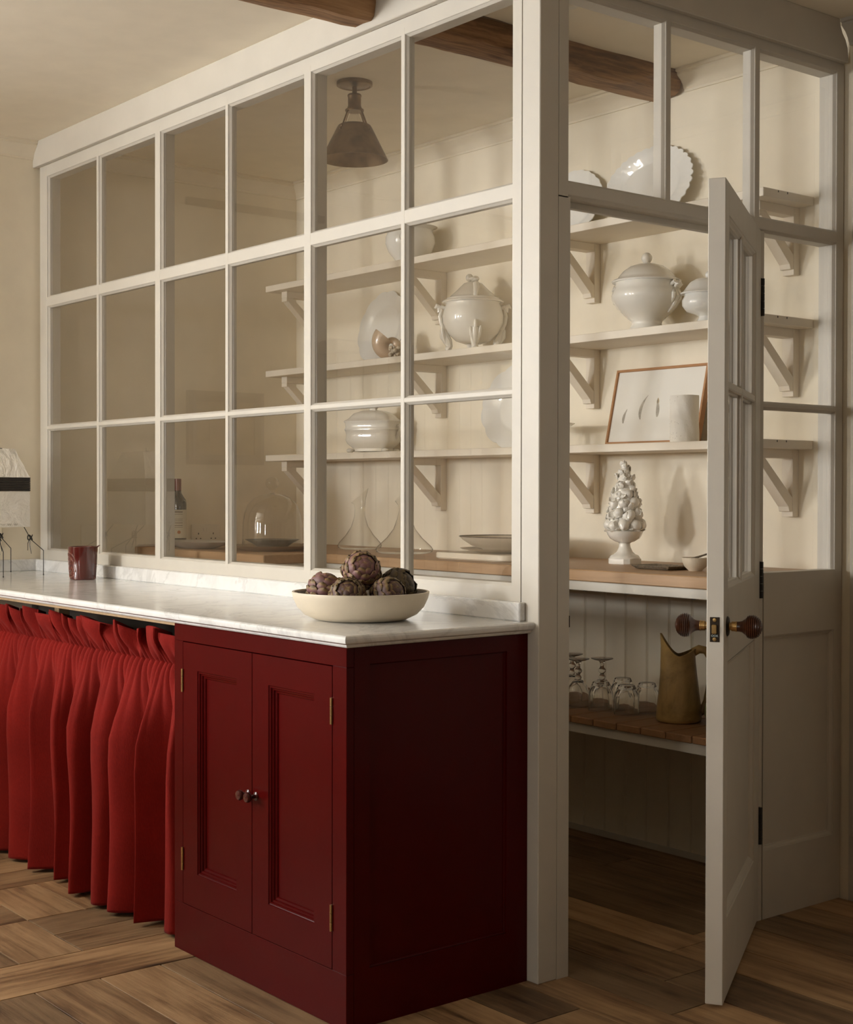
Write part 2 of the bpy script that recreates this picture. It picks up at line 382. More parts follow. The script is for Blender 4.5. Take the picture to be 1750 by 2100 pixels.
# window wall behind the camera, with two openings and a third added for the fill light
wf = MB()
ops = [(-2.76, -2.24, 1.44, 2.26), (-1.26, -0.84, 1.44, 2.26), (1.69, 2.11, 1.44, 2.26)]
xs = XL
for a, b_, c, d in ops:
    wf.box((xs, YF-0.1, -0.1), (a, YF, ZC)); wf.box((a, YF-0.1, -0.1), (b_, YF, c)); wf.box((a, YF-0.1, d), (b_, YF, ZC)); xs = b_
wf.box((xs, YF-0.1, -0.1), (XR, YF, ZC))
tag(wf.obj('wall_front', 'wall'), 'window wall behind the camera', 'wall', kind='structure')
for k, (a, b_, c, d) in enumerate(ops):
    w = thing('window_%d' % (k+4), ['slim kitchen window behind the camera, at its far left', 'slim kitchen window behind the camera, nearer the middle', 'slim opening behind the camera at its right, added for the fill light'][k], 'window', (a, YF, c), kind='structure')
    box('glazing_bar', ((a+b_)/2-0.02, YF-0.06, c), ((a+b_)/2+0.02, YF-0.02, d), 'cream', w)
    box('glazing_bar', (a, YF-0.06, (c+d)/2-0.02), (b_, YF-0.02, (c+d)/2+0.02), 'cream', w)
w = thing('window_3', 'tall kitchen window on the left wall, nearer the camera', 'window', (XL, LW[0], LW[2]), kind='structure')
box('glazing_bar', (XL-0.06, (LW[0]+LW[1])/2-0.02, LW[2]), (XL-0.02, (LW[0]+LW[1])/2+0.02, LW[3]), 'cream', w)
box('glazing_bar', (XL-0.06, LW[0], 1.93), (XL-0.02, LW[1], 1.97), 'cream', w)

# cornices: cove profile (out from wall, height)
CV = [(0, 0), (0.006, 0), (0.006, 0.008), (0.010, 0.012), (0.014, 0.022), (0.026, 0.038), (0.040, 0.048), (0.044, 0.052), (0.044, 0.060), (0.052, 0.062), (0.052, 0.072), (0, 0.072)]
b = MB().prism([(XL+o, ZC-0.072+h) for o, h in CV], YF, 1, -0.022-YF); b.prism([(XL+o, ZC-0.072+h) for o, h in CV], 0.062, 1, YB-0.062)
tag(b.obj('trim_1', 'wall', smooth=True, ang=40), 'cove cornice along the top of the left wall', 'cornice', kind='structure')
b = MB().prism([(YB-o, ZC-0.072+h) for o, h in CV], XL, 0, -0.80-XL); b.prism([(YB-o, ZC-0.072+h) for o, h in CV], -0.64, 0, 0.58)
tag(b.obj('trim_2', 'wall', smooth=True, ang=40), 'cove cornice along the top of the pantry back wall', 'cornice', kind='structure')
b = MB().prism([(YB-0.006-o, ZC-0.072+h) for o, h in CV], 0.0215, 0, XR-0.0215)
tag(b.obj('trim_3', 'cream', smooth=True, ang=40), 'cove cornice at the top right corner beyond the pantry', 'cornice', kind='structure')
# friezes over the two screens, their ends scribed round the cornices
A_ = [(XL, 2.577), (0.022, 2.577), (0.022, ZC), (-2.966, ZC), (-2.972, 2.668), (-2.990, 2.650), (-3.006, 2.634), (-3.012, 2.618), (-3.02, 2.608)]
b = MB().loft([[(x, -0.022, z) for x, z in A_], [(x, 0.0, z) for x, z in A_]])
tag(b.obj('trim_4', 'cream', bevel=0.002), 'deep cream frieze board over the long glazed screen', 'frieze', kind='structure')
B_ = [(0.0, 2.555), (1.268, 2.555), (1.262, 2.60), (1.252, 2.622), (1.236, 2.640), (1.226, 2.66), (1.222, ZC), (0.0, ZC)]
b = MB().loft([[(0.0, y, z) for y, z in B_], [(0.021, y, z) for y, z in B_]])
tag(b.obj('trim_5', 'cream', bevel=0.002), 'deep cream frieze board over the pantry door', 'frieze', kind='structure')
# corner post and the dwarf wall under the long screen
tag(box('trim_6', (-0.0665, 0.0, 0.0), (0.0, 0.066, ZC), 'cream', bevel=0.002), 'square cream corner post between the two screens', 'post', kind='structure')
tag(box('wall_middle', (XL, 0.004, -0.1), (-0.0675, 0.056, 0.955), 'cream', bevel=0), 'low wall under the long glazed screen', 'wall', kind='structure')

# ------------------------------------------------------------------ glazed screens
def bar_prof(wf_, wo, depth, s0=True, s1=True):
    """cross-section (across, depth): flat face, ovolo to the glass line, then the rear part"""
    l = [(-wf_/2, 0), (-wf_/2-0.002, 0.0015), (-wf_/2-0.002, 0.004), (-wo/2+0.002, 0.009), (-wo/2, 0.012), (-wo/2, depth)]
    if not s0: l = [(-wo/2, 0), (-wo/2, depth)]
    r = [(wf_/2, 0), (wf_/2+0.002, 0.0015), (wf_/2+0.002, 0.004), (wo/2-0.002, 0.009), (wo/2, 0.012), (wo/2, depth)]
    if not s1: r = [(wo/2, 0), (wo/2, depth)]
    return l + list(reversed(r))
def barA(name, parent, c, w, a0, a1, vert, depth, s0=True, s1=True, nose=0.008):
    """bar of the long screen (faces -y): centre c, total width w, from a0 to a1"""
    pr = bar_prof(w-2*nose, w, depth, s0, s1)
    m = MB()
    if vert: m.prism([(c+u, v) for u, v in pr], a0, 2, a1-a0)
    else: m.prism([(0.0004+v*0.98, c+u) for u, v in pr], a0, 0, a1-a0)
    return m.obj(name, 'cream', parent, smooth=True, ang=30)
def barB(name, parent, c, w, a0, a1, vert, depth, s0=True, s1=True, nose=0.008):
    """bar of the door screen (faces +x)"""
    pr = bar_prof(w-2*nose, w, depth, s0, s1)
    m = MB()
    if vert: m.prism([(-v, c+u) for u, v in pr], a0, 2, a1-a0)
    else: m.prism([(-0.0004-v*0.98, c+u) for u, v in pr], a0, 1, a1-a0)
    return m.obj(name, 'cream', parent, smooth=True, ang=30)
wa = thing('window_1', 'long cream glazed screen of eighteen panes above the marble counter', 'window', (-1.5, 0, 0.966), kind='structure')
colx = [(-2.925, -2.4875), (-2.4575, -2.02), (-1.97, -1.5325), (-1.5025, -1.065), (-1.015, -0.5775), (-0.5475, -0.11)]
rowz = [(1.012, 1.492), (1.518, 1.995), (2.045, 2.525)]
barA('stile', wa, (-2.998-2.925)/2, 0.073, 0.956, 2.577, True, 0.056, s0=False)
barA('stile', wa, (-0.11-0.0685)/2, 0.0415, 0.956, 2.577, True, 0.056, s1=False)
box('scribe_strip', (XL, 0.016, 0.956), (-2.998, 0.05, 2.577), 'cream', wa)
barA('head_rail', wa, 2.551, 0.052, -2.96, -0.09, False, 0.056, s1=False)
barA('bottom_rail', wa, 0.984, 0.056, -2.96, -0.09, False, 0.056, s0=False)
barA('transom_rail', wa, 2.02, 0.05, -2.96, -0.09, False, 0.03)
barA('glazing_bar', wa, 1.505, 0.026, -2.96, -0.09, False, 0.03)
for c, w, d in ((-2.4725, 0.03, 0.03), (-1.995, 0.05, 0.056), (-1.5175, 0.03, 0.03), (-1.04, 0.05, 0.056), (-0.5625, 0.03, 0.03)):
    barA('mullion' if w > 0.04 else 'glazing_bar', wa, c, w, 0.99, 2.55, True, d)
for x0, x1 in colx:
    for z0, z1 in rowz:
        box('pane', (x0-0.003, 0.014, z0-0.003), (x1+0.003, 0.018, z1+0.003), 'pane', wa, bevel=0)
wb = thing('window_2', 'cream screen with transom lights and side light around the pantry door', 'window', (0, 0.65, 0), kind='structure')
barB('jamb', wb, 0.0865, 0.041, 0.0, 2.003, True, 0.09, False, False)
barB('jamb', wb, 0.8845, 0.025, 0.0, 2.003, True, 0.06, False, True, nose=0.006)
barB('stile', wb, (0.066+0.107)/2, 0.041, 2.0, 2.56, True, 0.06, s0=False)
barB('stile', wb, 1.253, 0.04, 1.006, 2.56, True, 0.06, s1=False)
barB('head_rail', wb, 2.543, 0.044, 0.08, 1.25, False, 0.06, s1=False)
barB('transom_rail', wb, 2.0245, 0.045, 0.08, 1.25, False, 0.06, s0=True)
box('door_stop', (-0.06, 0.1, 1.985), (-0.045, 0.872, 2.003), 'cream', wb)
barB('glazing_bar', wb, 0.478, 0.032, 2.03, 2.54, True, 0.04)
barB('glazing_bar', wb, 0.8585, 0.034, 2.03, 2.54, True, 0.04)
barB('glazing_bar', wb, 1.5, 0.024, 0.89, 1.24, False, 0.03)
for y0, y1, z0, z1 in ((0.107, 0.462, 2.047, 2.521), (0.494, 0.8415, 2.047, 2.521), (0.8755, 1.233, 2.047, 2.521), (0.897, 1.233, 1.512, 2.002), (0.897, 1.233, 1.012, 1.488)):
    box('pane', (-0.018, y0-0.003, z0-0.003), (-0.014, y1+0.003, z1+0.003), 'pane', wb, bevel=0)
def panel_front(name, u0, u1, z0, z1, p, steps, t, place, parent, mat, holes=None):
    """framed panel: flat frame round the opening p=(u0,u1,z0,z1), stepping back by steps [(inset, depth)], thickness t"""
    P = [(u0, u1, z0, z1, 0.0)]
    a, b_, c, d = p
    seq = [(u0, u1, z0, z1, t), (u0, u1, z0, z1, 0.0), (a, b_, c, d, 0.0)] + [(a+i, b_-i, c+i, d-i, k) for i, k in steps]
    rings = [[place(q[0], q[4], q[2]), place(q[1], q[4], q[2]), place(q[1], q[4], q[3]), place(q[0], q[4], q[3])] for q in seq]
    return MB().loft(rings, True, True, True).obj(name, mat, parent, bevel=0)
MOULD = [(0.0, 0.003), (0.004, 0.004), (0.010, 0.010), (0.012, 0.010), (0.013, 0.014)]
panel_front('lower_panel', 0.897, 1.273, 0.0, 1.012, (0.899, 1.236, 0.20, 0.829), MOULD, 0.05, lambda u, d, z: (-d-0.0004, u, z), wb, 'cream')

# pantry door, ajar
door = thing('door_1', 'half-glazed cream pantry door standing ajar with ribbed wooden knobs', 'door', (0, 0, 0), kind='structure')
def dplace(s, n, z): return (n, -s, z)          # s from the hinge, n outwards, door closed
DT = 0.042
def dbox(name, s0, s1, z0, z1, mat='cream', n0=-DT, n1=0.0, bev=0.0015):
    return box(name, (n0, -s1, z0), (n1, -s0, z1), mat, door, bev)
dbox('stile', 0.0, 0.118, 0.01, 2.002); dbox('stile', 0.694, 0.76, 0.01, 2.002)
dbox('top_rail', 0.118, 0.694, 1.922, 2.002); dbox('lock_rail', 0.118, 0.694, 0.832, 1.013); dbox('bottom_rail', 0.118, 0.694, 0.01, 0.205)
def dmould(name, s0, s1, z0, z1, steps):
    for sgn, n in ((1, 0.0), (-1, -DT)):
        seq = [(0, 0.0)]+steps
        rings = [[(n-sgn*k, -(s0+i), z0+i), (n-sgn*k, -(s1-i), z0+i), (n-sgn*k, -(s1-i), z1-i), (n-sgn*k, -(s0+i), z1-i)] for i, k in seq]
        MB().loft(rings, True, False, False).obj(name, 'cream', door)
dmould('panel_moulding', 0.118, 0.694, 0.205, 0.832, [(0.001, 0.003), (0.006, 0.004), (0.014, 0.010), (0.017, 0.014)])
dbox('panel', 0.118, 0.694, 0.205, 0.832, n0=-0.028, n1=-0.014, bev=0)
dmould('glazing_moulding', 0.118, 0.694, 1.013, 1.922, [(0.001, 0.002), (0.004, 0.003), (0.008, 0.008), (0.012, 0.010), (0.012, 0.019)])
for c in (0.406,):
    dbox('glazing_bar', c-0.010, c+0.010, 1.013, 1.922, n0=-DT+0.002, n1=-0.002, bev=0.003); dbox('glazing_bar', c-0.016, c+0.016, 1.013, 1.922, n0=-DT+0.012, n1=-0.012, bev=0.002)
dbox('glazing_bar', 0.118, 0.694, 1.501, 1.521, n0=-DT+0.002, n1=-0.002, bev=0.003); dbox('glazing_bar', 0.118, 0.694, 1.495, 1.527, n0=-DT+0.012, n1=-0.012, bev=0.002)
for s0, s1 in ((0.129, 0.390), (0.422, 0.683)):
    for z0, z1 in ((1.024, 1.495), (1.527, 1.911)):
        dbox('pane', s0-0.002, s1+0.002, z0-0.002, z1+0.002, 'pane', -0.023, -0.019, 0)
# knobs: lathe along the door normal
def knob(sgn, n0):
    T = Matrix.Translation((n0, -0.705, 0.921)) @ Matrix.Rotation(radians(90*sgn), 4, 'Y')
    k = MB().lathe([(0.0005, 0.022), (0.012, 0.022), (0.0125, 0.03), (0.014, 0.036), (0.019, 0.043), (0.024, 0.049)] +
                   [q for i in range(9) for q in ((0.0275*sin(radians(62+i*11))+0.0026, 0.060-0.024*cos(radians(62+i*11))), (0.0275*sin(radians(66+i*11)), 0.060-0.024*cos(radians(66+i*11))))] +
                   [(0.008, 0.084), (0.0005, 0.085)], 28, None, T).obj('knob', 'knobwood', door, smooth=True, ang=60)
    MB().lathe([(0.0005, 0), (0.0245, 0), (0.0245, 0.002), (0.021, 0.0045), (0.011, 0.006), (0.0005, 0.006)], 28, None, T).obj('rose', 'bronzedark', k, smooth=True, ang=50)
    MB().lathe([(0.0005, 0.006), (0.0095, 0.006), (0.0095, 0.010), (0.012, 0.011), (0.012, 0.0205), (0.013, 0.021), (0.013, 0.024), (0.0005, 0.024)], 24, None, T).obj('ferrule', 'brass', k, smooth=True, ang=40)
knob(1, 0.0); knob(-1, -DT)
# latch plate in the free edge
lp = box('latch_plate', (-0.034, -0.7612, 0.887), (-0.011, -0.7595, 0.947), 'bronzedark', door, 0.0004)
box('latch_bolt', (-0.029, -0.768, 0.907), (-0.0175, -0.7605, 0.929), 'brass', lp, 0.002)
for z in (0.940, 0.8935):
    MB().lathe([(0.0005, 0), (0.0052, 0), (0.0045, 0.0014), (0.0005, 0.0017)], 16, None, Matrix.Translation((-0.0225, -0.7612, z)) @ Matrix.Rotation(radians(90), 4, 'X')).obj('screw', 'brass', lp, smooth=True)
def text_mesh(body, size, mat, depth=0.0003):
    cu = bpy.data.curves.new('lettering', 'FONT'); cu.body = body; cu.size = size; cu.extrude = depth; cu.align_x = 'CENTER'; cu.align_y = 'CENTER'; cu.resolution_u = 2
    o = bpy.data.objects.new('lettering', cu); C.objects.link(o)
    bpy.context.view_layer.update()
    me = bpy.data.meshes.new_from_object(o.evaluated_get(bpy.context.evaluated_depsgraph_get()))
    bpy.data.objects.remove(o); bpy.data.curves.remove(cu)
    me.materials.clear(); me.materials.append(M[mat]); return me
lt = link('lettering', text_mesh('OOK', 0.0075, 'tealpaint'), lp); lt.matrix_local = Matrix.Translation((-0.0222, -0.7616, 0.9018)) @ Matrix.Rotation(radians(90), 4, 'X') @ Matrix.Diagonal((1.0, 1, 1, 1))
# hinges on the jamb
for z0, z1 in ((1.757, 1.866), (0.940, 1.047), (0.225, 0.333)):
    h = MB(); n = 5
    for i in range(n):
        a = z0+(z1-z0)*i/n; h.lathe([(0.0005, a), (0.0062, a+0.0004), (0.0062, a+(z1-z0)/n-0.001), (0.0005, a+(z1-z0)/n-0.0006)], 12, None, Matrix.Translation((0.004, 0.004, 0)))
    h.box((-0.001, 0.002, z0), (0.0018, 0.013, z1)); h.box((-0.020, -0.001, z0), (0.002, 0.0005, z1))
    h.obj('hinge', 'black', door, smooth=True)
door.location = (0.004, 0.872, 0); door.rotation_euler = (0, 0, radians(32))
sp_ = tag(box('strike_plate', (-0.03, 0.1065, 0.900), (0.002, 0.1085, 0.930), 'bronzedark', bevel=0.0005), 'small dark strike plate on the pantry door jamb', 'strike plate')

# pantry wall boarding below the worktop, board by board
bb = thing('trim_7', 'cream tongue and groove boarding on the lower pantry back wall', 'wall panelling', (XL, YB, 0), kind='structure')
bdm = MB().box((0.0016, -0.008, 0), (0.1004, 0, 0.965)).mesh('board', 'wall', bevel=0.003)
bead = MB().box((0.004, -0.0092, 0), (0.0075, -0.006, 0.965)).mesh('bead', 'wall')
for i in range(29):
    x = -0.597+0.102*(5-i)
    if x+0.102 > -0.005 or x < XL: continue
    o = link('board', bdm, bb, (x-XL, 0, 0)); link('bead', bead, o)
box('backing', (XL, YB-0.003, 0), (-0.006, YB, 0.965), 'cream', bb, 0)
tag(box('baseboard_back', (XL, YB-0.016, 0), (-0.005, YB-0.0085, 0.022), 'cream'), 'low cream skirting under the pantry boarding', 'skirting', kind='structure')

# ceiling beams, hewn
def beam(name, y0, y1, x0, x1, zb, label, seed, taper0=0, taper1=0):
    rnd = random.Random(seed); n = int((y1-y0)/0.05); rings = []
    off = [rnd.uniform(-1, 1) for _ in range(40)]
    for i in range(n+1):
        t = i/n; y = y0+(y1-y0)*t
        def j(k, a): return a*(0.6*sin(t*(y1-y0)*7+off[k]*6)+0.5*sin(t*(y1-y0)*19+off[k+9]*6)+rnd.uniform(-0.5, 0.5))
        ring = [(x0+j(0, .004), y, ZC), (x0+j(1, .006), y, zb+.045+j(2, .006)), (x0+.012+j(3, .005), y, zb+.008+j(4, .004)), (x0+.03, y, zb+j(5, .003)),
                ((x0+x1)/2, y, zb+j(6, .004)), (x1-.025, y, zb+.002+j(7, .004)), (x1-.008+j(8, .004), y, zb+.012+j(9, .005)), (x1+j(10, .006), y, zb+.045+j(11, .005)), (x1+j(12, .005), y, ZC)]
        rings.append(ring)
    if taper1:                                   # worn, rounded end
        cx = (x0+x1)/2
        rings[-1] = [(cx+(p[0]-cx)*0.96, p[1], p[2]+(ZC-p[2])*0.06) for p in rings[-1]]
    return tag(MB().loft(rings).obj(name, 'beam', smooth=True, ang=28), label, 'beam')
beam('ceiling_beam', -6.45, -0.0225, -0.79, -0.655, 2.592, 'rough oak ceiling beam in the kitchen, butting the frieze board', 3, taper1=1)
beam('ceiling_beam', 0.062, 1.262, -0.80, -0.645, 2.598, 'rough oak ceiling beam inside the pantry, behind the glass', 5)

# ------------------------------------------------------------------ marble counter and cabinets
X1 = -0.036
def slab(name, prof, mat, label):
    rings = []
    for o, z in prof:
        rings.append([(XL, -0.567-o, z), (X1+o, -0.567-o, z), (X1+o, -0.0005, z), (XL, -0.0005, z)])
    return tag(MB().loft(rings).obj(name, mat, smooth=True, ang=25), label, 'worktop')
slab('marble_worktop', [(0.004, 0.8885), (0.008, 0.890), (0.011, 0.894), (0.011, 0.8965), (0.016, 0.8975), (0.0215, 0.901), (0.0235, 0.9065), (0.0235, 0.911), (0.021, 0.9155), (0.016, 0.918)], 'marble', 'white marble worktop with moulded edge on the red cabinet')
tag(box('marble_upstand', (-2.998, -0.022, 0.918), (-0.048, -0.0003, 0.966), 'marble', bevel=0.003), 'white marble upstand below the glazed screen', 'upstand')
tag(box('marble_upstand', (XL+0.0003, -0.60, 0.918), (-2.998, -0.0003, 0.966), 'marble', bevel=0.003), 'short white marble upstand against the left wall', 'upstand')

cab = thing('base_cabinet', 'dark red two-door base cabinet under the end of the marble worktop', 'cabinet', (-0.44, -0.28, 0))
FY = -0.567
ff = MB()
ff.box((-0.846, FY, 0.0), (-0.040, FY+0.022, 0.130)); ff.box((-0.846, FY, 0.842), (-0.040, FY+0.022, 0.888))
ff.box((-0.846, FY, 0.130), (-0.7995, FY+0.022, 0.842)); ff.box((-0.0965, FY, 0.130), (-0.040, FY+0.022, 0.842))
ff.obj('face_frame', 'red', cab, bevel=0.0012)
panel_front('side_panel', FY+0.022, -0.0005, 0.0, 0.888, (-0.50, -0.071, 0.136, 0.847), [(0.0, 0.005), (0.003, 0.006), (0.004, 0.008)], 0.02, lambda u, d, z: (-0.040-d, u, z), cab, 'red')
box('side_panel', (-0.846, FY+0.022, 0.0), (-0.826, -0.0005, 0.888), 'red', cab)
box('back_panel', (-0.826, -0.02, 0.02), (-0.06, -0.0005, 0.88), 'dark', cab)
DM = [(0.001, 0.002), (0.003, 0.003), (0.006, 0.003), (0.008, 0.007), (0.012, 0.008), (0.014, 0.012), (0.019, 0.0135), (0.021, 0.017)]
def cdoor(x0, x1, px0, px1, kx, hx):
    d = panel_front('door', x0, x1, 0.132, 0.840, (px0, px1, 0.222, 0.768), DM, 0.02, lambda u, k, z: (u, FY+k, z), cab, 'red')
    MB().lathe([(0.0005, 0.0), (0.011, 0.0), (0.011, 0.002), (0.0055, 0.004), (0.0048, 0.012), (0.008, 0.016), (0.0125, 0.021), (0.0135, 0.026), (0.011, 0.031), (0.0005, 0.033)], 24, None,
               Matrix.Translation((kx, FY, 0.482)) @ Matrix.Rotation(radians(90), 4, 'X')).obj('knob', 'redknob', d, smooth=True, ang=50)
    for z0, z1 in ((0.221, 0.284), (0.705, 0.768)):
        h = MB(); n = 3
        for i in range(n):
            a = z0+(z1-z0)*i/n; h.lathe([(0.0005, a), (0.0034, a+0.0003), (0.0034, a+(z1-z0)/n-0.0008), (0.0005, a+(z1-z0)/n-0.0005)], 10, None, Matrix.Translation((hx, FY-0.0025, 0)))
        h.obj('hinge', 'brass', d, smooth=True)
cdoor(-0.7975, -0.4495, -0.722, -0.522, -0.4665, -0.7985)
cdoor(-0.4465, -0.0985, -0.372, -0.171, -0.4295, -0.0975)

# open unit behind the curtain
ou = thing('open_shelf_unit', 'dark open carcass behind the red curtain', 'cabinet', (-1.9, -0.28, 0))
box('back_panel', (XL+0.002, -0.03, 0.0), (-0.848, -0.0005, 0.888), 'dark', ou)
box('side_panel', (-0.866, -0.44, 0.0), (-0.848, -0.031, 0.877), 'pine', ou)
box('top_rail', (XL+0.01, -0.560, 0.879), (-0.848, -0.540, 0.8884), 'pine', ou)

box('post', (-1.895, -0.44, 0.0), (-1.862, -0.40, 0.877), 'pine', ou); box('post', (-2.95, -0.44, 0.0), (-2.92, -0.40, 0.877), 'pine', ou)
rod = tag(MB().tube([(XL+0.001, -0.470, 0.758), (-0.8455, -0.470, 0.758)], 0.0045, 10).obj('curtain_rod', 'brass', smooth=True), 'thin brass rod threaded through the red curtain heading', 'rod')
# curtain: gathered linen, pinched on the rod with a tall frill above it
def curtain():
    x0, x1 = -2.40, -0.852; NX = 620; ZG = 0.758
    zs = [0.012, 0.022, 0.06, 0.14, 0.24, 0.34, 0.44, 0.52, 0.58, 0.63, 0.67, 0.70, 0.72, 0.735, 0.746, 0.754, 0.758, 0.763, 0.772, 0.785, 0.80, 0.815, 0.83, 0.845, 0.857]
    rnd = random.Random(21)
    cen = [-2.42]
    while cen[-1] < x1+0.1: cen.append(cen[-1]+rnd.uniform(0.11, 0.19))
    amp = [rnd.uniform(0.65, 1.2) for _ in cen]
    top = [-2.43]
    while top[-1] < x1+0.1: top.append(top[-1]+rnd.uniform(0.022, 0.036))
    tam = [rnd.uniform(0.6, 1.2) for _ in top]
    fr = [-2.45]
    while fr[-1] < x1+0.1: fr.append(fr[-1]+rnd.uniform(0.045, 0.075))
    fam = [rnd.uniform(0.6, 1.25) for _ in fr]
    def wave(x, cs, am, sharp):
        for i in range(len(cs)-1):
            if cs[i] <= x < cs[i+1]:
                t = (x-cs[i])/(cs[i+1]-cs[i]); a = am[i]*(1-t)+am[i+1]*t
                return a*(abs(cos(pi*t))**sharp*2-1)
        return 0
    def sm(t): t = max(0, min(1, t)); return t*t*(3-2*t)
    rings = []
    for z in zs:
        ring = []
        below = z <= ZG; h = (ZG-z)/(ZG-0.012) if below else 0.0
        e = sm(h*2.6); pin = math.exp(-abs(z-ZG)/0.022); q = 0 if below else (z-ZG)/0.10
        for i in range(NX+1):
            x = x0+(x1-x0)*i/NX
            big = wave(x+0.03*h*sin(x*5), cen, amp, 1.25); fine = wave(x, top, tam, 1.0); ruf = wave(x+0.012*q*sin(x*37), fr, fam, 0.9)
            fade = math.exp(-h*7) if below else math.exp(-q*2.2)
            y = -0.512 + 0.020*pin - 0.008*fade*fine
            if below:
                y += -0.060*e*big - 0.004*h*sin(x*23+z*5) - 0.005*sin(x*41-z*9)*e; xx = x+0.022*e*sin(2*pi*x/0.19+1.0); zz = z
            else:
                y += -0.026*sm(q*1.3)*ruf - 0.006*q; xx = x+0.030*q*sin(2*pi*x/0.117+0.6)+0.010*q*sin(x*71); zz = z+q*q*(0.010*ruf-0.008*sin(x*31)-0.008)
            ring.append((min(xx, -0.851), y, zz))
        rings.append(ring)
    m = MB().loft(rings, False, False, False); o = m.obj('red_curtain', 'curtain', smooth=True, ang=180)
    s_ = o.modifiers.new('thickness', 'SOLIDIFY'); s_.thickness = 0.0022
    return tag(o, 'gathered red linen curtain hanging below the marble worktop', 'curtain')
curtain()

# ------------------------------------------------------------------ pantry shelves with brackets
shelf_z = [2.170, 1.788, 1.409]; SY = 1.03; ST = 0.027
slabel = ['topmost cream pantry shelf on diagonal brackets holding platters', 'middle cream pantry shelf on diagonal brackets holding tureens', 'lowest cream pantry shelf on diagonal brackets with framed feather print']
for zt, lb in zip(shelf_z, slabel):
    sh = thing('wall_shelf', lb, 'shelf', (-1.5, YB, zt), 'cream shelves on the pantry back wall')
    box('board', (-2.895, SY, zt-ST), (-0.113, YB-0.0005, zt), 'shelfpaint', sh, 0.0015)
    zb = zt-ST
    for bx in (-2.84, -1.955, -1.083, -0.209):
        b = MB(); w = 0.043; x0, x1 = bx, bx+w
        b.box((x0, YB-0.03, zb-0.212), (x1, YB-0.0005, zb)); b.box((x0, YB-0.20, zb-0.028), (x1, YB-0.03, zb))
        dl = [(YB-0.20, zb-0.028), (YB-0.166, zb-0.028), (YB-0.03, zb-0.150), (YB-0.03, zb-0.195), (YB-0.045, zb-0.195), (YB-0.05, zb-0.180), (YB-0.192, zb-0.045), (YB-0.2, zb-0.045)]
        b.loft([[(x0+0.001, y, z) for y, z in dl], [(x1-0.001, y, z) for y, z in dl]])
        b.obj('bracket', 'shelfpaint', sh, bevel=0.001)
    for yy in (1.10, 1.145):
        box('screw_hole', (-0.1135, yy, zt-0.008), (-0.1125, yy+0.004, zt-0.002), 'dark', sh, 0)

# oak worktop, L-shaped, on a cream apron
WT = 1.006
wp = [(XL+0.001, 0.44), (-1.98, 0.44), (-1.98, 0.69), (-0.012, 0.69), (-0.012, YB-0.011), (XL+0.001, YB-0.011)]
tag(MB().loft([[(x, y, WT-0.036) for x, y in wp], [(x, y, WT) for x, y in wp]]).obj('oak_worktop', 'oak', bevel=0.003), 'oak pantry worktop running along the back and left walls', 'worktop')
pf = thing('worktop_frame', 'cream apron and legs under the oak pantry worktop', 'frame', (-1.5, 0.72, 0))
box('apron', (-1.96, 0.700, WT-0.066), (-0.012, 0.722, WT-0.0365), 'cream', pf)
box('apron', (-1.985, 0.452, WT-0.066), (-1.962, 0.722, WT-0.0365), 'cream', pf); box('apron', (XL+0.002, 0.452, WT-0.066), (-1.985, 0.474, WT-0.0365), 'cream', pf)
for x in (-2.98, -1.985): box('leg', (x, 0.45, 0.0), (x+0.045, 0.495, WT-0.0665), 'cream', pf)
box('leg', (-0.058, 0.724, 0.0), (-0.013, 0.742, WT-0.0665), 'cream', pf)
for x in (-0.554, -0.379, -0.114):
    MB().lathe([(0.0005, 0), (0.007, 0), (0.007, 0.005), (0.0005, 0.006)], 14, None, Matrix.Translation((x, 0.7215, WT-0.069))).obj('screw_cap', 'black', pf, smooth=True)
# slatted lower shelf
sl = thing('slatted_shelf', 'low pantry shelf of brown oak slats on a cream rail', 'shelf', (-1.0, 1.0, 0.51))
box('rail', (-1.96, 0.76, 0.479), (-0.012, 0.782, 0.511), 'cream', sl); box('rail', (-1.96, YB-0.034, 0.479), (-0.012, YB-0.012, 0.511), 'cream', sl)
slm = MB().box((0.0022, 0.0, 0.0), (0.0983, 0.518, 0.022)).mesh('slat', 'slat', bevel=0.0025)
for i in range(18):
    x = -0.145+0.1005*(1-i)
    if x+0.1 > -0.012: continue
    link('slat', slm, sl, (x-wloc(sl).x, 0.748+random.uniform(-0.002, 0.002)-1.0, 0.511-0.51))
box('leg', (-1.925, 0.783, 0.0), (-1.885, 0.82, 0.479), 'cream', sl)

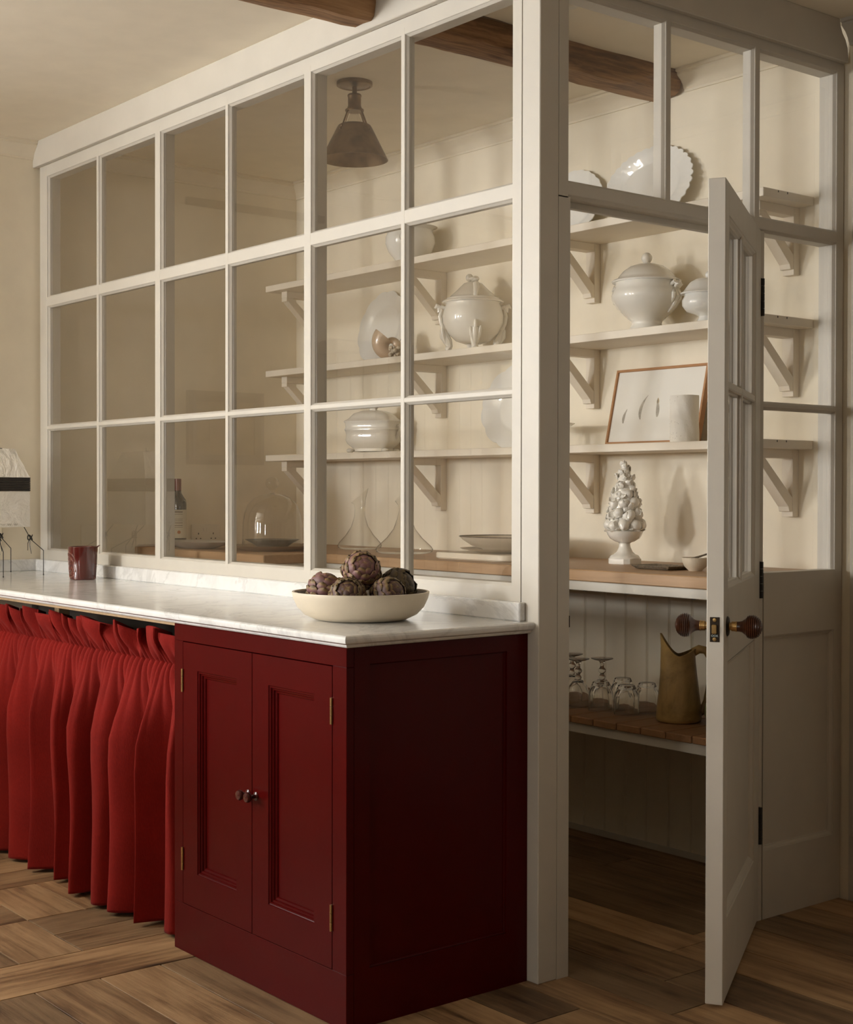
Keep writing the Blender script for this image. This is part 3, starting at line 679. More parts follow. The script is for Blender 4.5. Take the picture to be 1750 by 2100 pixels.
# ------------------------------------------------------------------ tableware
def scallop(n, d): return lambda a, z, r: 1+d*abs(sin(n*a/2))
def dish_rings(R, depth, rimw, n=0, d=0.0, lift=0.0, sx=1, sy=1, seg=72, foot=0.6, th=0.005, wob=None):
    """a plate facing up: list of (radius, z, wobble share)"""
    return None
def plate(name, label, cat, x, z, R, rx, ry, tilt, mat, n, d, group=None, well=0.62, y=None, rz=0, lobes=None):
    """dish leaning on the back wall: front faces the room (-y)"""
    prof = [(0.001, 0.010), (well*R*0.9, 0.010), (well*R, 0.0125), (well*R*1.06, 0.0185), (R*0.97, 0.0255), (R, 0.0268), (R*1.005, 0.0245), (R*0.98, 0.0205), (well*R*1.05, 0.008), (well*R*0.8, 0.0), (0.001, 0.0)]
    def fn(a, zz, r):
        t = max(0, (r/R-well)/(1-well)); k = abs(sin(n*a/2))**0.8
        if lobes: k = 0.5*k+0.5*abs(cos(lobes*a/2))**0.6
        return 1+d*t*(k-0.4)
    m = MB().lathe(prof, 144, fn, Matrix.Diagonal((rx, ry, 1, 1)))
    o = m.obj(name, mat, smooth=True, ang=50)
    # local z (face) -> -y, leaning back; the lowest rim point rests on the shelf
    rot = Matrix.Rotation(radians(-tilt), 4, 'X') @ Matrix.Rotation(radians(90), 4, 'X') @ Matrix.Rotation(radians(rz), 4, 'Z')
    pts = [rot @ v.co for v in o.data.vertices]
    zmin = min(p.z for p in pts); ymax = max(p.y for p in pts)
    o.matrix_world = Matrix.Translation((x, (YB-0.001-ymax) if y is None else y, z-zmin+0.0003)) @ rot
    return tag(o, label, cat, group)
plate('platter', 'white notched platter on the top shelf, half hidden by the corner post', 'platter', -1.165, shelf_z[0], 0.165, 1.02, 0.78, 13, 'ceramic', 26, 0.05, 'white serving platters on the top shelf', 0.70, lobes=4)
plate('platter', 'large white scalloped oval platter leaning on the top shelf above the door', 'platter', -0.775, shelf_z[0], 0.20, 1.0, 0.69, 13, 'ceramic', 34, 0.05, 'white serving platters on the top shelf', 0.68)
plate('plate', 'round scalloped white plate behind the pearly shell on the middle shelf', 'plate', -2.30, shelf_z[1], 0.160, 1, 1, 12, 'ceramic', 12, 0.05, None, 0.66)
plate('platter', 'oval white platter with deep well standing on the lowest shelf by the post', 'platter', -1.43, shelf_z[2], 0.195, 1.10, 0.85, 9, 'ceramic', 12, 0.05, None, 0.62)

SEG = 48
def body(prof, mat, name, parent, seg=SEG, fn=None, ang=50, cap=True, T=None, sx=1, sy=1):
    loc = Matrix.Translation(wloc(parent)); loc = loc @ T if T else loc
    return MB().lathe(prof, seg, fn, loc, cap, cap, sx, sy).obj(name, mat, parent, smooth=True, ang=ang)
def bowl_prof(out, th):
    """close an outer profile (r,z from the foot up) with an inner wall th thinner"""
    inn = [(max(r-th, 0.001), z if i < len(out)-1 else z-0.0) for i, (r, z) in enumerate(out)]
    zfl = out[0][1]+th
    inn = [(r, max(z, zfl)) for r, z in inn]
    return [(0.001, out[0][1])]+out+list(reversed(inn))+[(0.001, zfl)]

# planter with knob handles on the top shelf
t = thing('cache_pot', 'pale round cache pot with knob handles on the top shelf', 'pot', (-1.985, 1.145, shelf_z[0]))
body(bowl_prof([(0.055, 0), (0.056, 0.006), (0.060, 0.016), (0.088, 0.05), (0.1015, 0.085), (0.1005, 0.110), (0.092, 0.130), (0.090, 0.138), (0.097, 0.146), (0.112, 0.150)], 0.005), 'ceramic', 'bowl', t)
for a in (radians(-55), radians(125)):
    MB().sphere((-1.985+0.102*cos(a), 1.145+0.102*sin(a), shelf_z[0]+0.098), 0.016, 14, 10).obj('handle', 'ceramic', t, smooth=True)

# footed tureen with ladle
TX, TY, TZ = -1.592, 1.145, shelf_z[1]
t = thing('footed_tureen', 'ivory tureen on leafy feet with ladle on the middle shelf', 'tureen', (TX, TY, TZ))
body([(0.001, 0.028), (0.03, 0.028), (0.066, 0.040), (0.098, 0.070), (0.1165, 0.108), (0.119, 0.135), (0.112, 0.165), (0.104, 0.182), (0.106, 0.187), (0.001, 0.187)], 'ceramicw', 'bowl', t)
lid = body([(0.001, 0.187), (0.118, 0.187), (0.120, 0.190), (0.117, 0.195), (0.106, 0.197), (0.103, 0.204), (0.093, 0.207), (0.088, 0.213), (0.066, 0.232), (0.048, 0.250), (0.036, 0.262), (0.020, 0.268), (0.001, 0.269)], 'ceramicw', 'lid', t)
k = MB()
for dx, dy, dz, r, sc in ((-0.016, -0.004, 0.286, 0.015, (1, 1, 1)), (0.006, 0.004, 0.282, 0.014, (1.5, 1, .7)), (0.022, -0.008, 0.276, 0.013, (1.6, 1, .6)), (0.012, -0.018, 0.279, 0.010, (2, .8, .6)), (-0.004, 0.014, 0.279, 0.013, (1.4, 1, .7))):
    k.sphere((TX+dx, TY+dy, TZ+dz), r, 12, 8, sc)
k.obj('knob', 'ceramicw', lid, smooth=True)
fx, fy = -0.779, 0.626; rx_, ry_ = 0.626, 0.779     # away from / across the viewer, to set the front foot
for i in range(4):
    a = math.atan2(-fy, -fx)+0.05+i*pi/2; ca, sa = cos(a), sin(a)
    P = lambda r, z, s=0: (TX+ca*r-sa*s, TY+sa*r+ca*s, TZ+z)
    f = MB().tube([P(0.116, 0.085), P(0.110, 0.060), P(0.096, 0.036), P(0.090, 0.018), P(0.098, 0.006), P(0.106, 0.004)], [0.012, 0.019, 0.017, 0.013, 0.014, 0.009], 10)
    f.obj('foot', 'ceramicw', t, smooth=True)
    lf = MB()
    for s, h in ((-0.014, 0.085), (0, 0.112), (0.014, 0.088)):
        lf.tube([P(0.104, 0.03, s*0.4), P(0.115, 0.055, s), P(0.1195, h-0.01, s*1.3), P(0.1205, h, s*1.4)], [0.006, 0.0085, 0.006, 0.002], 8)
    lf.obj('leaf', 'ceramicw', t, smooth=True)
for sgn in (1, -1):                                   # scroll handles
    P = lambda q, z: (TX+sgn*rx_*q, TY+sgn*ry_*q, TZ+z)
    hd = MB().tube([P(0.100, 0.165), P(0.122, 0.172), P(0.132, 0.164), P(0.131, 0.152), P(0.124, 0.150), P(0.121, 0.158)], [0.006, 0.008, 0.008, 0.007, 0.006, 0.004], 8)
    hd.tube([P(0.122, 0.163), P(0.128, 0.135), P(0.122, 0.105), P(0.112, 0.088), P(0.104, 0.085)], [0.006, 0.008, 0.008, 0.009, 0.006], 8)
    hd.tube([P(0.127, 0.170), P(0.140, 0.176), P(0.147, 0.166)], [0.009, 0.010, 0.004], 8)
    hd.obj('handle', 'ceramicw', t, smooth=True)
P = lambda q, fwd, z: (TX+rx_*q+fx*fwd, TY+ry_*q+fy*fwd, TZ+z)
lad = MB().tube([P(0.006, -0.090, 0.188), P(0.007, -0.096, 0.210), P(0.010, -0.088, 0.235), P(0.010, -0.072, 0.252)], [0.007, 0.008, 0.011, 0.013], 10)
lad.obj('ladle_handle', 'ceramicw', t, smooth=True)
MB().sphere(P(0.0, -0.098, 0.192), 0.009, 10, 8, (1.3, 1.3, .6)).obj('ladle_slot', 'dark', t, smooth=True)

# big lidded tureen
BX, BY = -0.690, 1.145
t = thing('lidded_tureen', 'large round white lidded tureen with a ball knob on the middle shelf', 'tureen', (BX, BY, shelf_z[1]))
body([(0.001, 0), (0.064, 0), (0.064, 0.005), (0.056, 0.014), (0.050, 0.026), (0.053, 0.036), (0.072, 0.052), (0.100, 0.080), (0.117, 0.108), (0.1185, 0.122), (0.114, 0.138), (0.107, 0.148), (0.108, 0.153), (0.106, 0.158), (0.106, 0.170), (0.001, 0.171)], 'ceramicw', 'bowl', t)
lid = body([(0.001, 0.1665), (0.1165, 0.166), (0.118, 0.170), (0.113, 0.174), (0.100, 0.179), (0.096, 0.185), (0.080, 0.204), (0.058, 0.220), (0.030, 0.229), (0.012, 0.232), (0.010, 0.236), (0.001, 0.236)], 'ceramicw', 'lid', t)
MB().sphere((BX, BY, shelf_z[1]+0.249), 0.0185, 18, 12).obj('knob', 'ceramicw', lid, smooth=True)
for sgn in (1, -1):
    a = math.atan2(ry_*sgn, rx_*sgn)-0.75; ca, sa = cos(a), sin(a)
    P = lambda r, z, s=0: (BX+ca*r-sa*s, BY+sa*r+ca*s, shelf_z[1]+z)
    h = MB()
    for s in (-0.013, 0.013): h.tube([P(0.104, 0.150, s), P(0.121, 0.160, s), P(0.128, 0.150, s*0.8), P(0.120, 0.141, s*0.7)], [0.006, 0.0085, 0.0085, 0.006], 10)
    h.sphere(P(0.122, 0.151), 0.012, 10, 8)
    for s, z0, z1, w in ((0, 0.14, 0.06, 0.010), (-0.02, 0.135, 0.09, 0.008), (0.02, 0.135, 0.09, 0.008)):
        h.tube([P(0.112, z0, s*0.5), P(0.1195, (z0*2+z1)/3, s), P(0.1185 if z1 > .07 else 0.108, (z0+2*z1)/3, s), P(0.106 if z1 > .07 else 0.085, z1, s*0.5)], [0.004, w, w*0.8, 0.002], 8)
    h.obj('handle', 'ceramicw', t, smooth=True)

# small tureen at the door edge
CX, CY = -0.425, 1.15
t = thing('lidded_tureen', 'smaller pale lidded tureen right of the large one, partly behind the door', 'tureen', (CX, CY, shelf_z[1]))
def ell(a, z, r): return 1+0.18*cos(a-radians(51.2))**2
body([(0.001, 0), (0.044, 0), (0.043, 0.005), (0.032, 0.014), (0.026, 0.028), (0.035, 0.034), (0.060, 0.044), (0.072, 0.062), (0.073, 0.080), (0.066, 0.094), (0.066, 0.104), (0.001, 0.105)], 'ceramic', 'bowl', t, fn=ell)
lid = body([(0.001, 0.1), (0.076, 0.1), (0.078, 0.104), (0.070, 0.109), (0.062, 0.122), (0.052, 0.138), (0.036, 0.149), (0.014, 0.153), (0.001, 0.154)], 'ceramic', 'lid', t, fn=ell)
MB().sphere((CX, CY, shelf_z[1]+0.163), 0.012, 12, 8).obj('knob', 'ceramic', lid, smooth=True)

# nautilus shell on the middle shelf
NX, NY, NZ = -2.062, 1.105, shelf_z[1]
t = thing('nautilus_shell', 'pearly tan nautilus shell in front of the scalloped plate', 'shell', (NX, NY, NZ))
sp = []; rr = []
for i in range(40):
    a = i/39*2*pi*1.15; R = 0.0155*math.exp(0.155*a)
    q = -R*cos(a); sp.append((NX+rx_*q, NY+ry_*q, NZ+0.062+R*sin(a)*1.0)); rr.append(0.0095*math.exp(0.21*a))
zmin = min(p[2]-r*0.95 for p, r in zip(sp, rr)); sp = [(p[0], p[1], p[2]-zmin+NZ) for p in sp]
MB().tube(sp, rr, 18, flat=1.0).obj('shell', 'shellpearl', t, smooth=True, ang=80)
cb = MB()
rn = random.Random(4)
for i in range(26):
    cb.sphere((NX+rx_*0.02-fx*0.055+rn.uniform(-.022, .022), NY+ry_*0.02-fy*0.055+rn.uniform(-.018, .018), NZ+0.006+rn.uniform(0, .04)), rn.uniform(0.005, 0.010), 8, 6)
cb.obj('coral_lump', 'shelltan', t, smooth=True)

# octagonal tureen on the lowest shelf
DX, DY = -2.235, 1.145; t = thing('square_tureen', 'ivory square-sided tureen with pierced foot on the lowest shelf', 'tureen', (DX, DY, shelf_z[2]))
RT = Matrix.Rotation(radians(26), 4, 'Z'); rt3 = RT.to_3x3()
def sq(a, z, r):
    c, s_ = abs(cos(a)), abs(sin(a)); return 1.0/(c**4.2+s_**4.2)**(1/4.2)
KW = dict(T=RT, sx=1.06, sy=0.70)
body([(0.001, 0.016), (0.072, 0.016), (0.078, 0.020), (0.098, 0.038), (0.105, 0.052), (0.103, 0.072), (0.104, 0.090), (0.109, 0.096), (0.1065, 0.102), (0.104, 0.107), (0.107, 0.124), (0.110, 0.129), (0.001, 0.130)], 'ceramicw', 'bowl', t, 72, sq, **KW)
for i in range(4):
    v = rt3 @ Vector(((1, -1)[i % 2]*0.082, (1, -1)[i//2]*0.052, 0))
    MB().sphere((DX+v.x, DY+v.y, shelf_z[2]+0.0095), 0.0095, 12, 8, (2.0, 1.6, 1)).obj('foot', 'ceramicw', t, smooth=True)
body([(0.072, 0.006), (0.078, 0.006), (0.075, 0.018), (0.070, 0.018)], 'ceramicw', 'foot_ring', t, 72, sq, cap=False, **KW)
lid = body([(0.001, 0.129), (0.111, 0.129), (0.112, 0.133), (0.104, 0.138), (0.092, 0.146), (0.088, 0.152), (0.074, 0.166), (0.045, 0.176), (0.016, 0.180), (0.014, 0.185), (0.020, 0.191), (0.014, 0.200), (0.001, 0.202)], 'ceramicw', 'lid', t, 72, sq, **KW)
for sgn in (1, -1):
    P = lambda q, z: tuple(Vector((DX, DY, shelf_z[2]+z)) + rt3 @ Vector((sgn*q, 0, 0)))
    MB().tube([P(0.104, 0.055), P(0.118, 0.078), P(0.130, 0.102), P(0.122, 0.116), P(0.108, 0.110)], [0.007, 0.008, 0.008, 0.008, 0.006], 10).obj('handle', 'ceramicw', t, smooth=True)

# framed feather print
pw, ph = 0.42, 0.272; th = radians(13)
fr = thing('framed_print', 'oak-framed pale feather print leaning on the lowest shelf', 'picture', (0, 0, 0))
for nm, lo, hi in (('frame_rail', (-pw/2, -0.011, 0), (pw/2, 0.011, 0.0085)), ('frame_rail', (-pw/2, -0.011, ph-0.0085), (pw/2, 0.011, ph)), ('frame_stile', (-pw/2, -0.011, 0.0085), (-pw/2+0.0085, 0.011, ph-0.0085)), ('frame_stile', (pw/2-0.0085, -0.011, 0.0085), (pw/2, 0.011, ph-0.0085))):
    box(nm, lo, hi, 'frameoak', fr, 0.0008)
pr = box('print', (-pw/2+0.0085, -0.004, 0.0085), (pw/2-0.0085, 0.006, ph-0.0085), 'mat', fr, 0)
def feather(cx, cz, L, w, bend, ang, mat):
    n = 10; l = []; r = []
    for i in range(n+1):
        s = i/n; x = bend*(s-0.4)**2; z = L*(s-0.5); ww = w*(sin(pi*min(1, s*0.93+0.05))**0.7)*(1-0.55*s)
        l.append((x-ww, z)); r.append((x+ww, z))
    pl = [(cx+x*cos(ang)-z*sin(ang), -0.0046, cz+x*sin(ang)+z*cos(ang)) for x, z in l+list(reversed(r))]
    b = MB(); b.loft([pl, [(x, -0.0041, z) for x, y, z in pl]]); b.obj('printed_feather', mat, pr)
feather(-0.145, 0.103, 0.052, 0.0075, 0.02, -0.12, 'feather'); feather(-0.070, 0.133, 0.088, 0.0085, 0.055, -0.12, 'feather')
feather(0.008, 0.127, 0.066, 0.0095, -0.008, 0.13, 'feather'); feather(0.004, 0.152, 0.022, 0.007, 0, 0.1, 'featherb'); feather(0.078, 0.133, 0.036, 0.007, 0, 0.05, 'featherb')
fr.location = (-0.722, YB-0.076, shelf_z[2]+0.0028); fr.rotation_euler = (-th, 0, 0)

# carved porcelain cylinder vase
VX, VY = -0.482, 1.10
def vfn(a, z, r): return 1+(0.03*sin(3*a+z*30)*max(0, sin(a*1.0+1.2)) + 0.012*sin(9*a+z*70))
vs = thing('cylinder_vase', 'white carved porcelain cylinder vase before the framed print', 'vase', (VX, VY, shelf_z[2]))
o = body([(0.001, 0), (0.046, 0), (0.047, 0.004)]+[(0.047, 0.004+0.006*i) for i in range(1, 24)]+[(0.0465, 0.152), (0.0435, 0.152), (0.0435, 0.01), (0.001, 0.01)], 'bisque', 'body', vs, 60, vfn)
rn = random.Random(12); hb = MB()
for i in range(60):
    a = radians(-130+rn.uniform(-70, 70)); z = rn.choice((0.02, 0.06, 0.14))+rn.uniform(-0.014, 0.010); rr_ = 0.047*vfn(a, z, 1)+0.0001
    hb.lathe([(0.0004, 0), (0.0009, 0), (0.0004, 0.0003)], 6, None, Matrix.Translation((VX+rr_*cos(a), VY+rr_*sin(a), shelf_z[2]+z)) @ Matrix.Rotation(a, 4, 'Z') @ Matrix.Rotation(radians(90), 4, 'Y'))
o = hb.obj('pierced_dot', 'ink', vs); o['kind'] = 'stuff'

# footed dish whose shadow falls beside the post
t = thing('footed_dish', 'ivory footed dish on the lowest shelf, mostly behind the corner post', 'dish', (-1.135, 1.10, shelf_z[2]))
body(bowl_prof([(0.045, 0), (0.042, 0.006), (0.014, 0.016), (0.012, 0.052), (0.03, 0.064), (0.085, 0.072), (0.102, 0.084)], 0.004), 'ceramicw', 'bowl', t, fn=lambda a, z, r: 1+(0.04*abs(sin(8*a)) if r > 0.06 else 0))

# ------------------------------------------------------------------ things on the oak worktop
# fruit topiary in an urn
UX, UY = -0.712, 1.065
t = thing('fruit_topiary', 'white ceramic fruit pyramid in a fluted urn on the oak worktop', 'ornament', (UX, UY, WT))
pa = radians(-38.8)
def octo(a, z, r): c = abs((a-pa) % (pi/2)-pi/4); return 1.0/(max(cos(c), cos(c-pi/4)*0+0.82*cos(0)) if False else max(abs(cos(a-pa)), abs(sin(a-pa)), (abs(cos(a-pa))+abs(sin(a-pa)))/1.22))
body([(0.001, 0), (0.053, 0), (0.054, 0.002), (0.054, 0.0165), (0.053, 0.018), (0.001, 0.018)], 'ceramicw', 'plinth', t, 64, octo, 25)
body([(0.001, 0.018), (0.052, 0.018), (0.051, 0.021), (0.046, 0.028), (0.036, 0.032), (0.027, 0.040), (0.0195, 0.056), (0.018, 0.068), (0.022, 0.071), (0.001, 0.071)], 'ceramicw', 'foot', t, 64, lambda a, z, r: 1+(0.03*sin(28*a) if 0.024 < z < 0.033 else 0))
body([(0.001, 0.070), (0.018, 0.070), (0.032, 0.075), (0.048, 0.085), (0.056, 0.095), (0.060, 0.104), (0.0625, 0.110), (0.059, 0.111), (0.001, 0.111)], 'ceramicw', 'bowl', t, 96, lambda a, z, r: 1+(0.030*abs(sin(14*a)) if 0.073 < z < 0.092 else 0))
body([(0.001, 0.108), (0.050, 0.108), (0.046, 0.16), (0.036, 0.23), (0.022, 0.29), (0.010, 0.33), (0.001, 0.335)], 'ceramicw', 'core', t, 20)
rn = random.Random(8)
def fruit_mesh(kind):
    if kind == 'lemon': return MB().lathe([(0.0005, -1.35), (0.22, -1.25), (0.35, -1.1), (0.75, -0.7), (1, -0.1), (0.93, 0.45), (0.6, 0.9), (0.25, 1.15), (0.15, 1.35), (0.0005, 1.4)], 16).mesh('fruit', 'ceramicw', True, ang=80)
    if kind == 'apple': return MB().lathe([(0.0005, -0.8), (0.3, -0.92), (0.7, -0.75), (1, -0.1), (0.97, 0.3), (0.7, 0.75), (0.35, 0.85), (0.12, 0.72), (0.0005, 0.6)], 16, lambda a, z, r: 1+0.04*cos(5*a)).mesh('fruit', 'ceramicw', True, ang=80)
    return MB().lathe([(0.0005, -0.95), (0.5, -0.9), (0.95, -0.45), (1, 0), (0.8, 0.5), (0.5, 1.0), (0.36, 1.4), (0.0005, 1.6)], 16).mesh('fruit', 'ceramicw', True, ang=80)
fm = [fruit_mesh(k) for k in ('lemon', 'apple', 'pear')]
def leaf_mesh(mat='ceramicw'):
    rows = []
    for i in range(7):
        s = i/6; w = 0.42*sin(pi*min(1, s*0.96+0.03))**0.8*(1+0.10*(-1)**i)
        rows.append([(-w, s, 0.22*s*s+0.16), (-w*0.5, s, 0.22*s*s+0.05), (0, s, 0.22*s*s), (w*0.5, s, 0.22*s*s+0.05), (w, s, 0.22*s*s+0.16)])
    m = MB()
    top = [[p for p in r] for r in rows]
    m.loft(top, False, False, False); m.loft([[(p[0], p[1], p[2]-0.07) for p in r] for r in rows], False, False, False)
    ed = [r[0] for r in rows]+[r[-1] for r in reversed(rows)]
    m.loft([ed, [(p[0], p[1], p[2]-0.07) for p in ed]], True, False, False)
    return m.mesh('leaf', mat, True, ang=60)
lm = leaf_mesh()
rows_ = [(0.132, 0.054, 8, 0.0205), (0.168, 0.050, 8, 0.0195), (0.202, 0.043, 7, 0.0180), (0.233, 0.035, 6, 0.0165), (0.262, 0.026, 5, 0.0145), (0.288, 0.018, 4, 0.0125), (0.310, 0.009, 3, 0.0105)]
for ri, (z, R, n, s_) in enumerate(rows_):
    for i in range(n):
        a = 2*pi*(i+0.5*(ri % 2))/n+rn.uniform(-0.12, 0.12)
        o = link('fruit', fm[rn.randrange(3)], t, ((R-0.004)*cos(a), (R-0.004)*sin(a), z+rn.uniform(-0.004, 0.004)))
        k = s_*rn.uniform(0.85, 1.1); o.scale = (k, k, k)
        o.rotation_euler = (rn.uniform(-1.3, 1.3), rn.uniform(-1.3, 1.3), a)
        for da_, dz_ in ((pi/n, 0.006), (pi/n*0.4, 0.018)):
            b_ = a+da_
            o = link('leaf', lm, t, ((R-0.001)*cos(b_), (R-0.001)*sin(b_), z+dz_+rn.uniform(-0.006, 0.004)))
            k = rn.uniform(0.022, 0.029)*(0.75+0.25*R/0.054); o.scale = (k*1.25, k, k)
            o.rotation_euler = (rn.uniform(0.9, 1.5)*rn.choice((1, 1, -1)), rn.uniform(-0.9, 0.9), b_-pi/2+rn.uniform(-0.3, 0.3))
for i in range(16):
    a = 2*pi*i/16; o = link('leaf', lm, t, (0.046*cos(a), 0.046*sin(a), 0.112)); o.scale = (0.028, 0.022, 0.022); o.rotation_euler = (rn.uniform(-0.35, 0.2), rn.uniform(-0.4, 0.4), a-pi/2)
for i in range(5):
    a = 2*pi*i/5; o = link('leaf', lm, t, (0.007*cos(a), 0.007*sin(a), 0.305)); o.scale = (0.024, 0.026, 0.022); o.rotation_euler = (1.2, 0, a-pi/2)
o = link('fruit', fm[2], t, (0, 0, 0.330)); o.scale = (0.008, 0.008, 0.012); o.rotation_euler = (0.1, -0.15, 0)

# tray and small bowl right of the urn
tr = MB().loft([[(-0.40+x, 0.905+y, WT+z) for x, y in ((-s, -0.055*s/0.075), (s, -0.055*s/0.075), (s, 0.055*s/0.075), (-s, 0.055*s/0.075))] for s, z in ((0.060, 0.0002), (0.068, 0.003), (0.078, 0.010), (0.080, 0.013), (0.076, 0.0125), (0.066, 0.006))])
tag(tr.obj('slate_tray', 'slate', bevel=0.001), 'shallow dark tray on the oak worktop between topiary and little bowl', 'tray')
t = thing('small_bowl', 'little ivory bowl with a thin spoon on the oak worktop by the door', 'bowl', (-0.275, 0.915, WT))
body(bowl_prof([(0.020, 0), (0.022, 0.003), (0.034, 0.014), (0.041, 0.030), (0.043, 0.041)], 0.003), 'stoneware', 'bowl', t, fn=lambda a, z, r: 1+0.02*sin(3*a))
MB().tube([(-0.29, 0.905, WT+0.032), (-0.27, 0.93, WT+0.044), (-0.245, 0.965, WT+0.058)], [0.006, 0.003, 0.0025], 8).obj('spoon', 'slate', t, smooth=True)
# board with stacked dishes
PXc, PYc = -1.20, 0.93
def rrect(w, h, r, n=5):
    p = []
    for cx, cy, a0 in ((w-r, h-r, 0), (-w+r, h-r, pi/2), (-w+r, -h+r, pi), (w-r, -h+r, 1.5*pi)):
        p += [(cx+r*cos(a0+pi/2*i/n), cy+r*sin(a0+pi/2*i/n)) for i in range(n+1)]
    return p
pb = rrect(0.205, 0.145, 0.05)
tag(MB().loft([[(PXc+x*k, PYc+y*k, WT+z) for x, y in pb] for k, z in ((0.97, 0.0003), (1, 0.005), (1.0, 0.020), (0.985, 0.024))]).obj('serving_board', 'stoneware', smooth=True, ang=40), 'pale rounded serving board under the dishes at the worktop edge', 'board')
t = thing('plate', 'flat ivory plate on the pale serving board', 'plate', (PXc+0.01, PYc+0.02, WT+0.0245))
body(bowl_prof([(0.085, 0), (0.09, 0.002), (0.150, 0.012), (0.158, 0.016)], 0.004), 'stoneware', 'dish', t, 64)
t = thing('oval_dish', 'wide speckled oval dish with dark rim on the flat plate', 'dish', (PXc+0.015, PYc+0.03, WT+0.0345))
body(bowl_prof([(0.085, 0), (0.09, 0.004), (0.125, 0.014), (0.155, 0.034), (0.168, 0.046)], 0.004), 'stoneware', 'dish', t, 64, sx=1.12, sy=0.95)
body([(0.1675, 0.0455), (0.1695, 0.047), (0.1675, 0.0485), (0.1645, 0.0475)], 'slate', 'rim', t, 64, cap=False, sx=1.12, sy=0.95)

# decanters, dome, bottle, dishes
def decanter(x, y, R, H, tilt_dir, label, slope):
    t = thing('glass_decanter', label, 'decanter', (x, y, WT), 'clear wine decanters')
    prof = [(0.001, 0.0), (R*0.80, 0.0), (R*0.97, 0.006), (R, 0.016), (R*0.93, 0.028), (R*0.62, 0.060), (R*0.38, 0.095), (R*0.25, 0.135), (0.021, 0.168), (0.024, 0.195), (0.036, H)]
    def tf(a, z, r): return 1.0
    rings = []; seg = 48
    inner = [(max(0.001, r-0.002), max(z, 0.0025)) for r, z in prof]
    for pr in (prof,):
        for r, z in pr:
            ring = []
            for j in range(seg):
                a = 2*pi*j/seg; k = max(0, (z-0.17)/(H-0.17)); dz = slope*k*cos(a-tilt_dir)*r
                ring.append((x+r*cos(a), y+r*sin(a), WT+z+dz+0.0003))
            rings.append(ring)
    MB().loft(rings, True, True, False).obj('vessel', 'clear', t, smooth=True, ang=60)
dr = math.atan2(ry_, rx_)
decanter(-2.235, 1.075, 0.092, 0.225, dr, 'clear slant-mouthed decanter standing farther left behind the screen', 0.85)
decanter(-1.790, 0.965, 0.112, 0.235, dr+0.2, 'clear wide-based decanter nearer the serving board', 0.9)
KX, KY = -2.325, 0.70
t = thing('round_plate', 'large tan plate under the glass dome', 'plate', (KX, KY, WT)); body(bowl_prof([(0.11, 0), (0.115, 0.003), (0.165, 0.014), (0.185, 0.022)], 0.005), 'tan', 'dish', t, 64)
t = thing('dark_dish', 'dark shallow dish inside the glass dome', 'dish', (KX, KY, WT+0.0055)); body(bowl_prof([(0.06, 0), (0.062, 0.010), (0.085, 0.026), (0.112, 0.040)], 0.004), 'darkware', 'dish', t, 48)
t = thing('glass_dome', 'clear glass cloche with a ball knob on the pantry worktop', 'cloche', (KX, KY, WT+0.0125))
def dome(R, H): return [(R, 0.0), (R*1.005, 0.004), (R, 0.03), (R*0.99, 0.10), (R*0.94, 0.14), (R*0.82, 0.175), (R*0.62, 0.200), (R*0.35, 0.214), (R*0.12, 0.219), (0.001, 0.220)]
body(dome(0.122, 0.22), 'clear', 'dome', t, 56, cap=False, ang=80)
body([(0.001, 0.219), (0.012, 0.221), (0.010, 0.230), (0.013, 0.238), (0.024, 0.247), (0.0285, 0.260), (0.025, 0.275), (0.013, 0.284), (0.001, 0.286)], 'clear', 'knob', t, 28, ang=80)
BTX, BTY = -2.952, 0.615
t = thing('wine_bottle', 'dark wine bottle with cream label and red capsule by the left wall', 'bottle', (BTX, BTY, WT))
body([(0.001, 0), (0.036, 0), (0.0375, 0.003), (0.0375, 0.185), (0.035, 0.202), (0.024, 0.218), (0.0155, 0.232), (0.0142, 0.25), (0.0142, 0.292), (0.001, 0.292)], 'bottleglass', 'glass', t, 32)
body([(0.0146, 0.243), (0.0148, 0.243), (0.0148, 0.294), (0.001, 0.2955)], 'capsule', 'capsule', t, 24, cap=False)
lb_ = body([(0.0378, 0.036), (0.0381, 0.036), (0.0381, 0.160), (0.0378, 0.160)], 'paper_label', 'label', t, 40, cap=False)
for z, h in ((0.148, 0.004), (0.140, 0.0015), (0.118, 0.0015), (0.111, 0.0015), (0.101, 0.0025), (0.090, 0.0025), (0.083, 0.0015)):
    n = MB(); rr_ = 0.0383; n.loft([[(BTX+rr_*cos(a), BTY+rr_*sin(a), WT+z+dz) for a in [radians(-75+i*6) for i in range(14)]] for dz in (0, h)], False, False, False); n.obj('printed_line', 'ink', lb_)
a = radians(-22); MB().lathe([(0.0005, 0), (0.0075, 0), (0.0005, 0.0005)], 16, None, Matrix.Translation((BTX+0.0383*cos(a), BTY+0.0383*sin(a), WT+0.062)) @ Matrix.Rotation(a, 4, 'Z') @ Matrix.Rotation(radians(90), 4, 'Y')).obj('seal', 'orange', lb_)
t = thing('oval_platter', 'long grey glazed platter on the pantry worktop before the bottle', 'platter', (-2.715, 0.575, WT))
body(bowl_prof([(0.08, 0), (0.09, 0.003), (0.14, 0.018), (0.165, 0.030)], 0.004), 'greyware', 'dish', t, 56, lambda a, z, r: 1+(0.03*sin(6*a)+0.02*sin(11*a))*(r > 0.12), sx=1.30, sy=0.70)

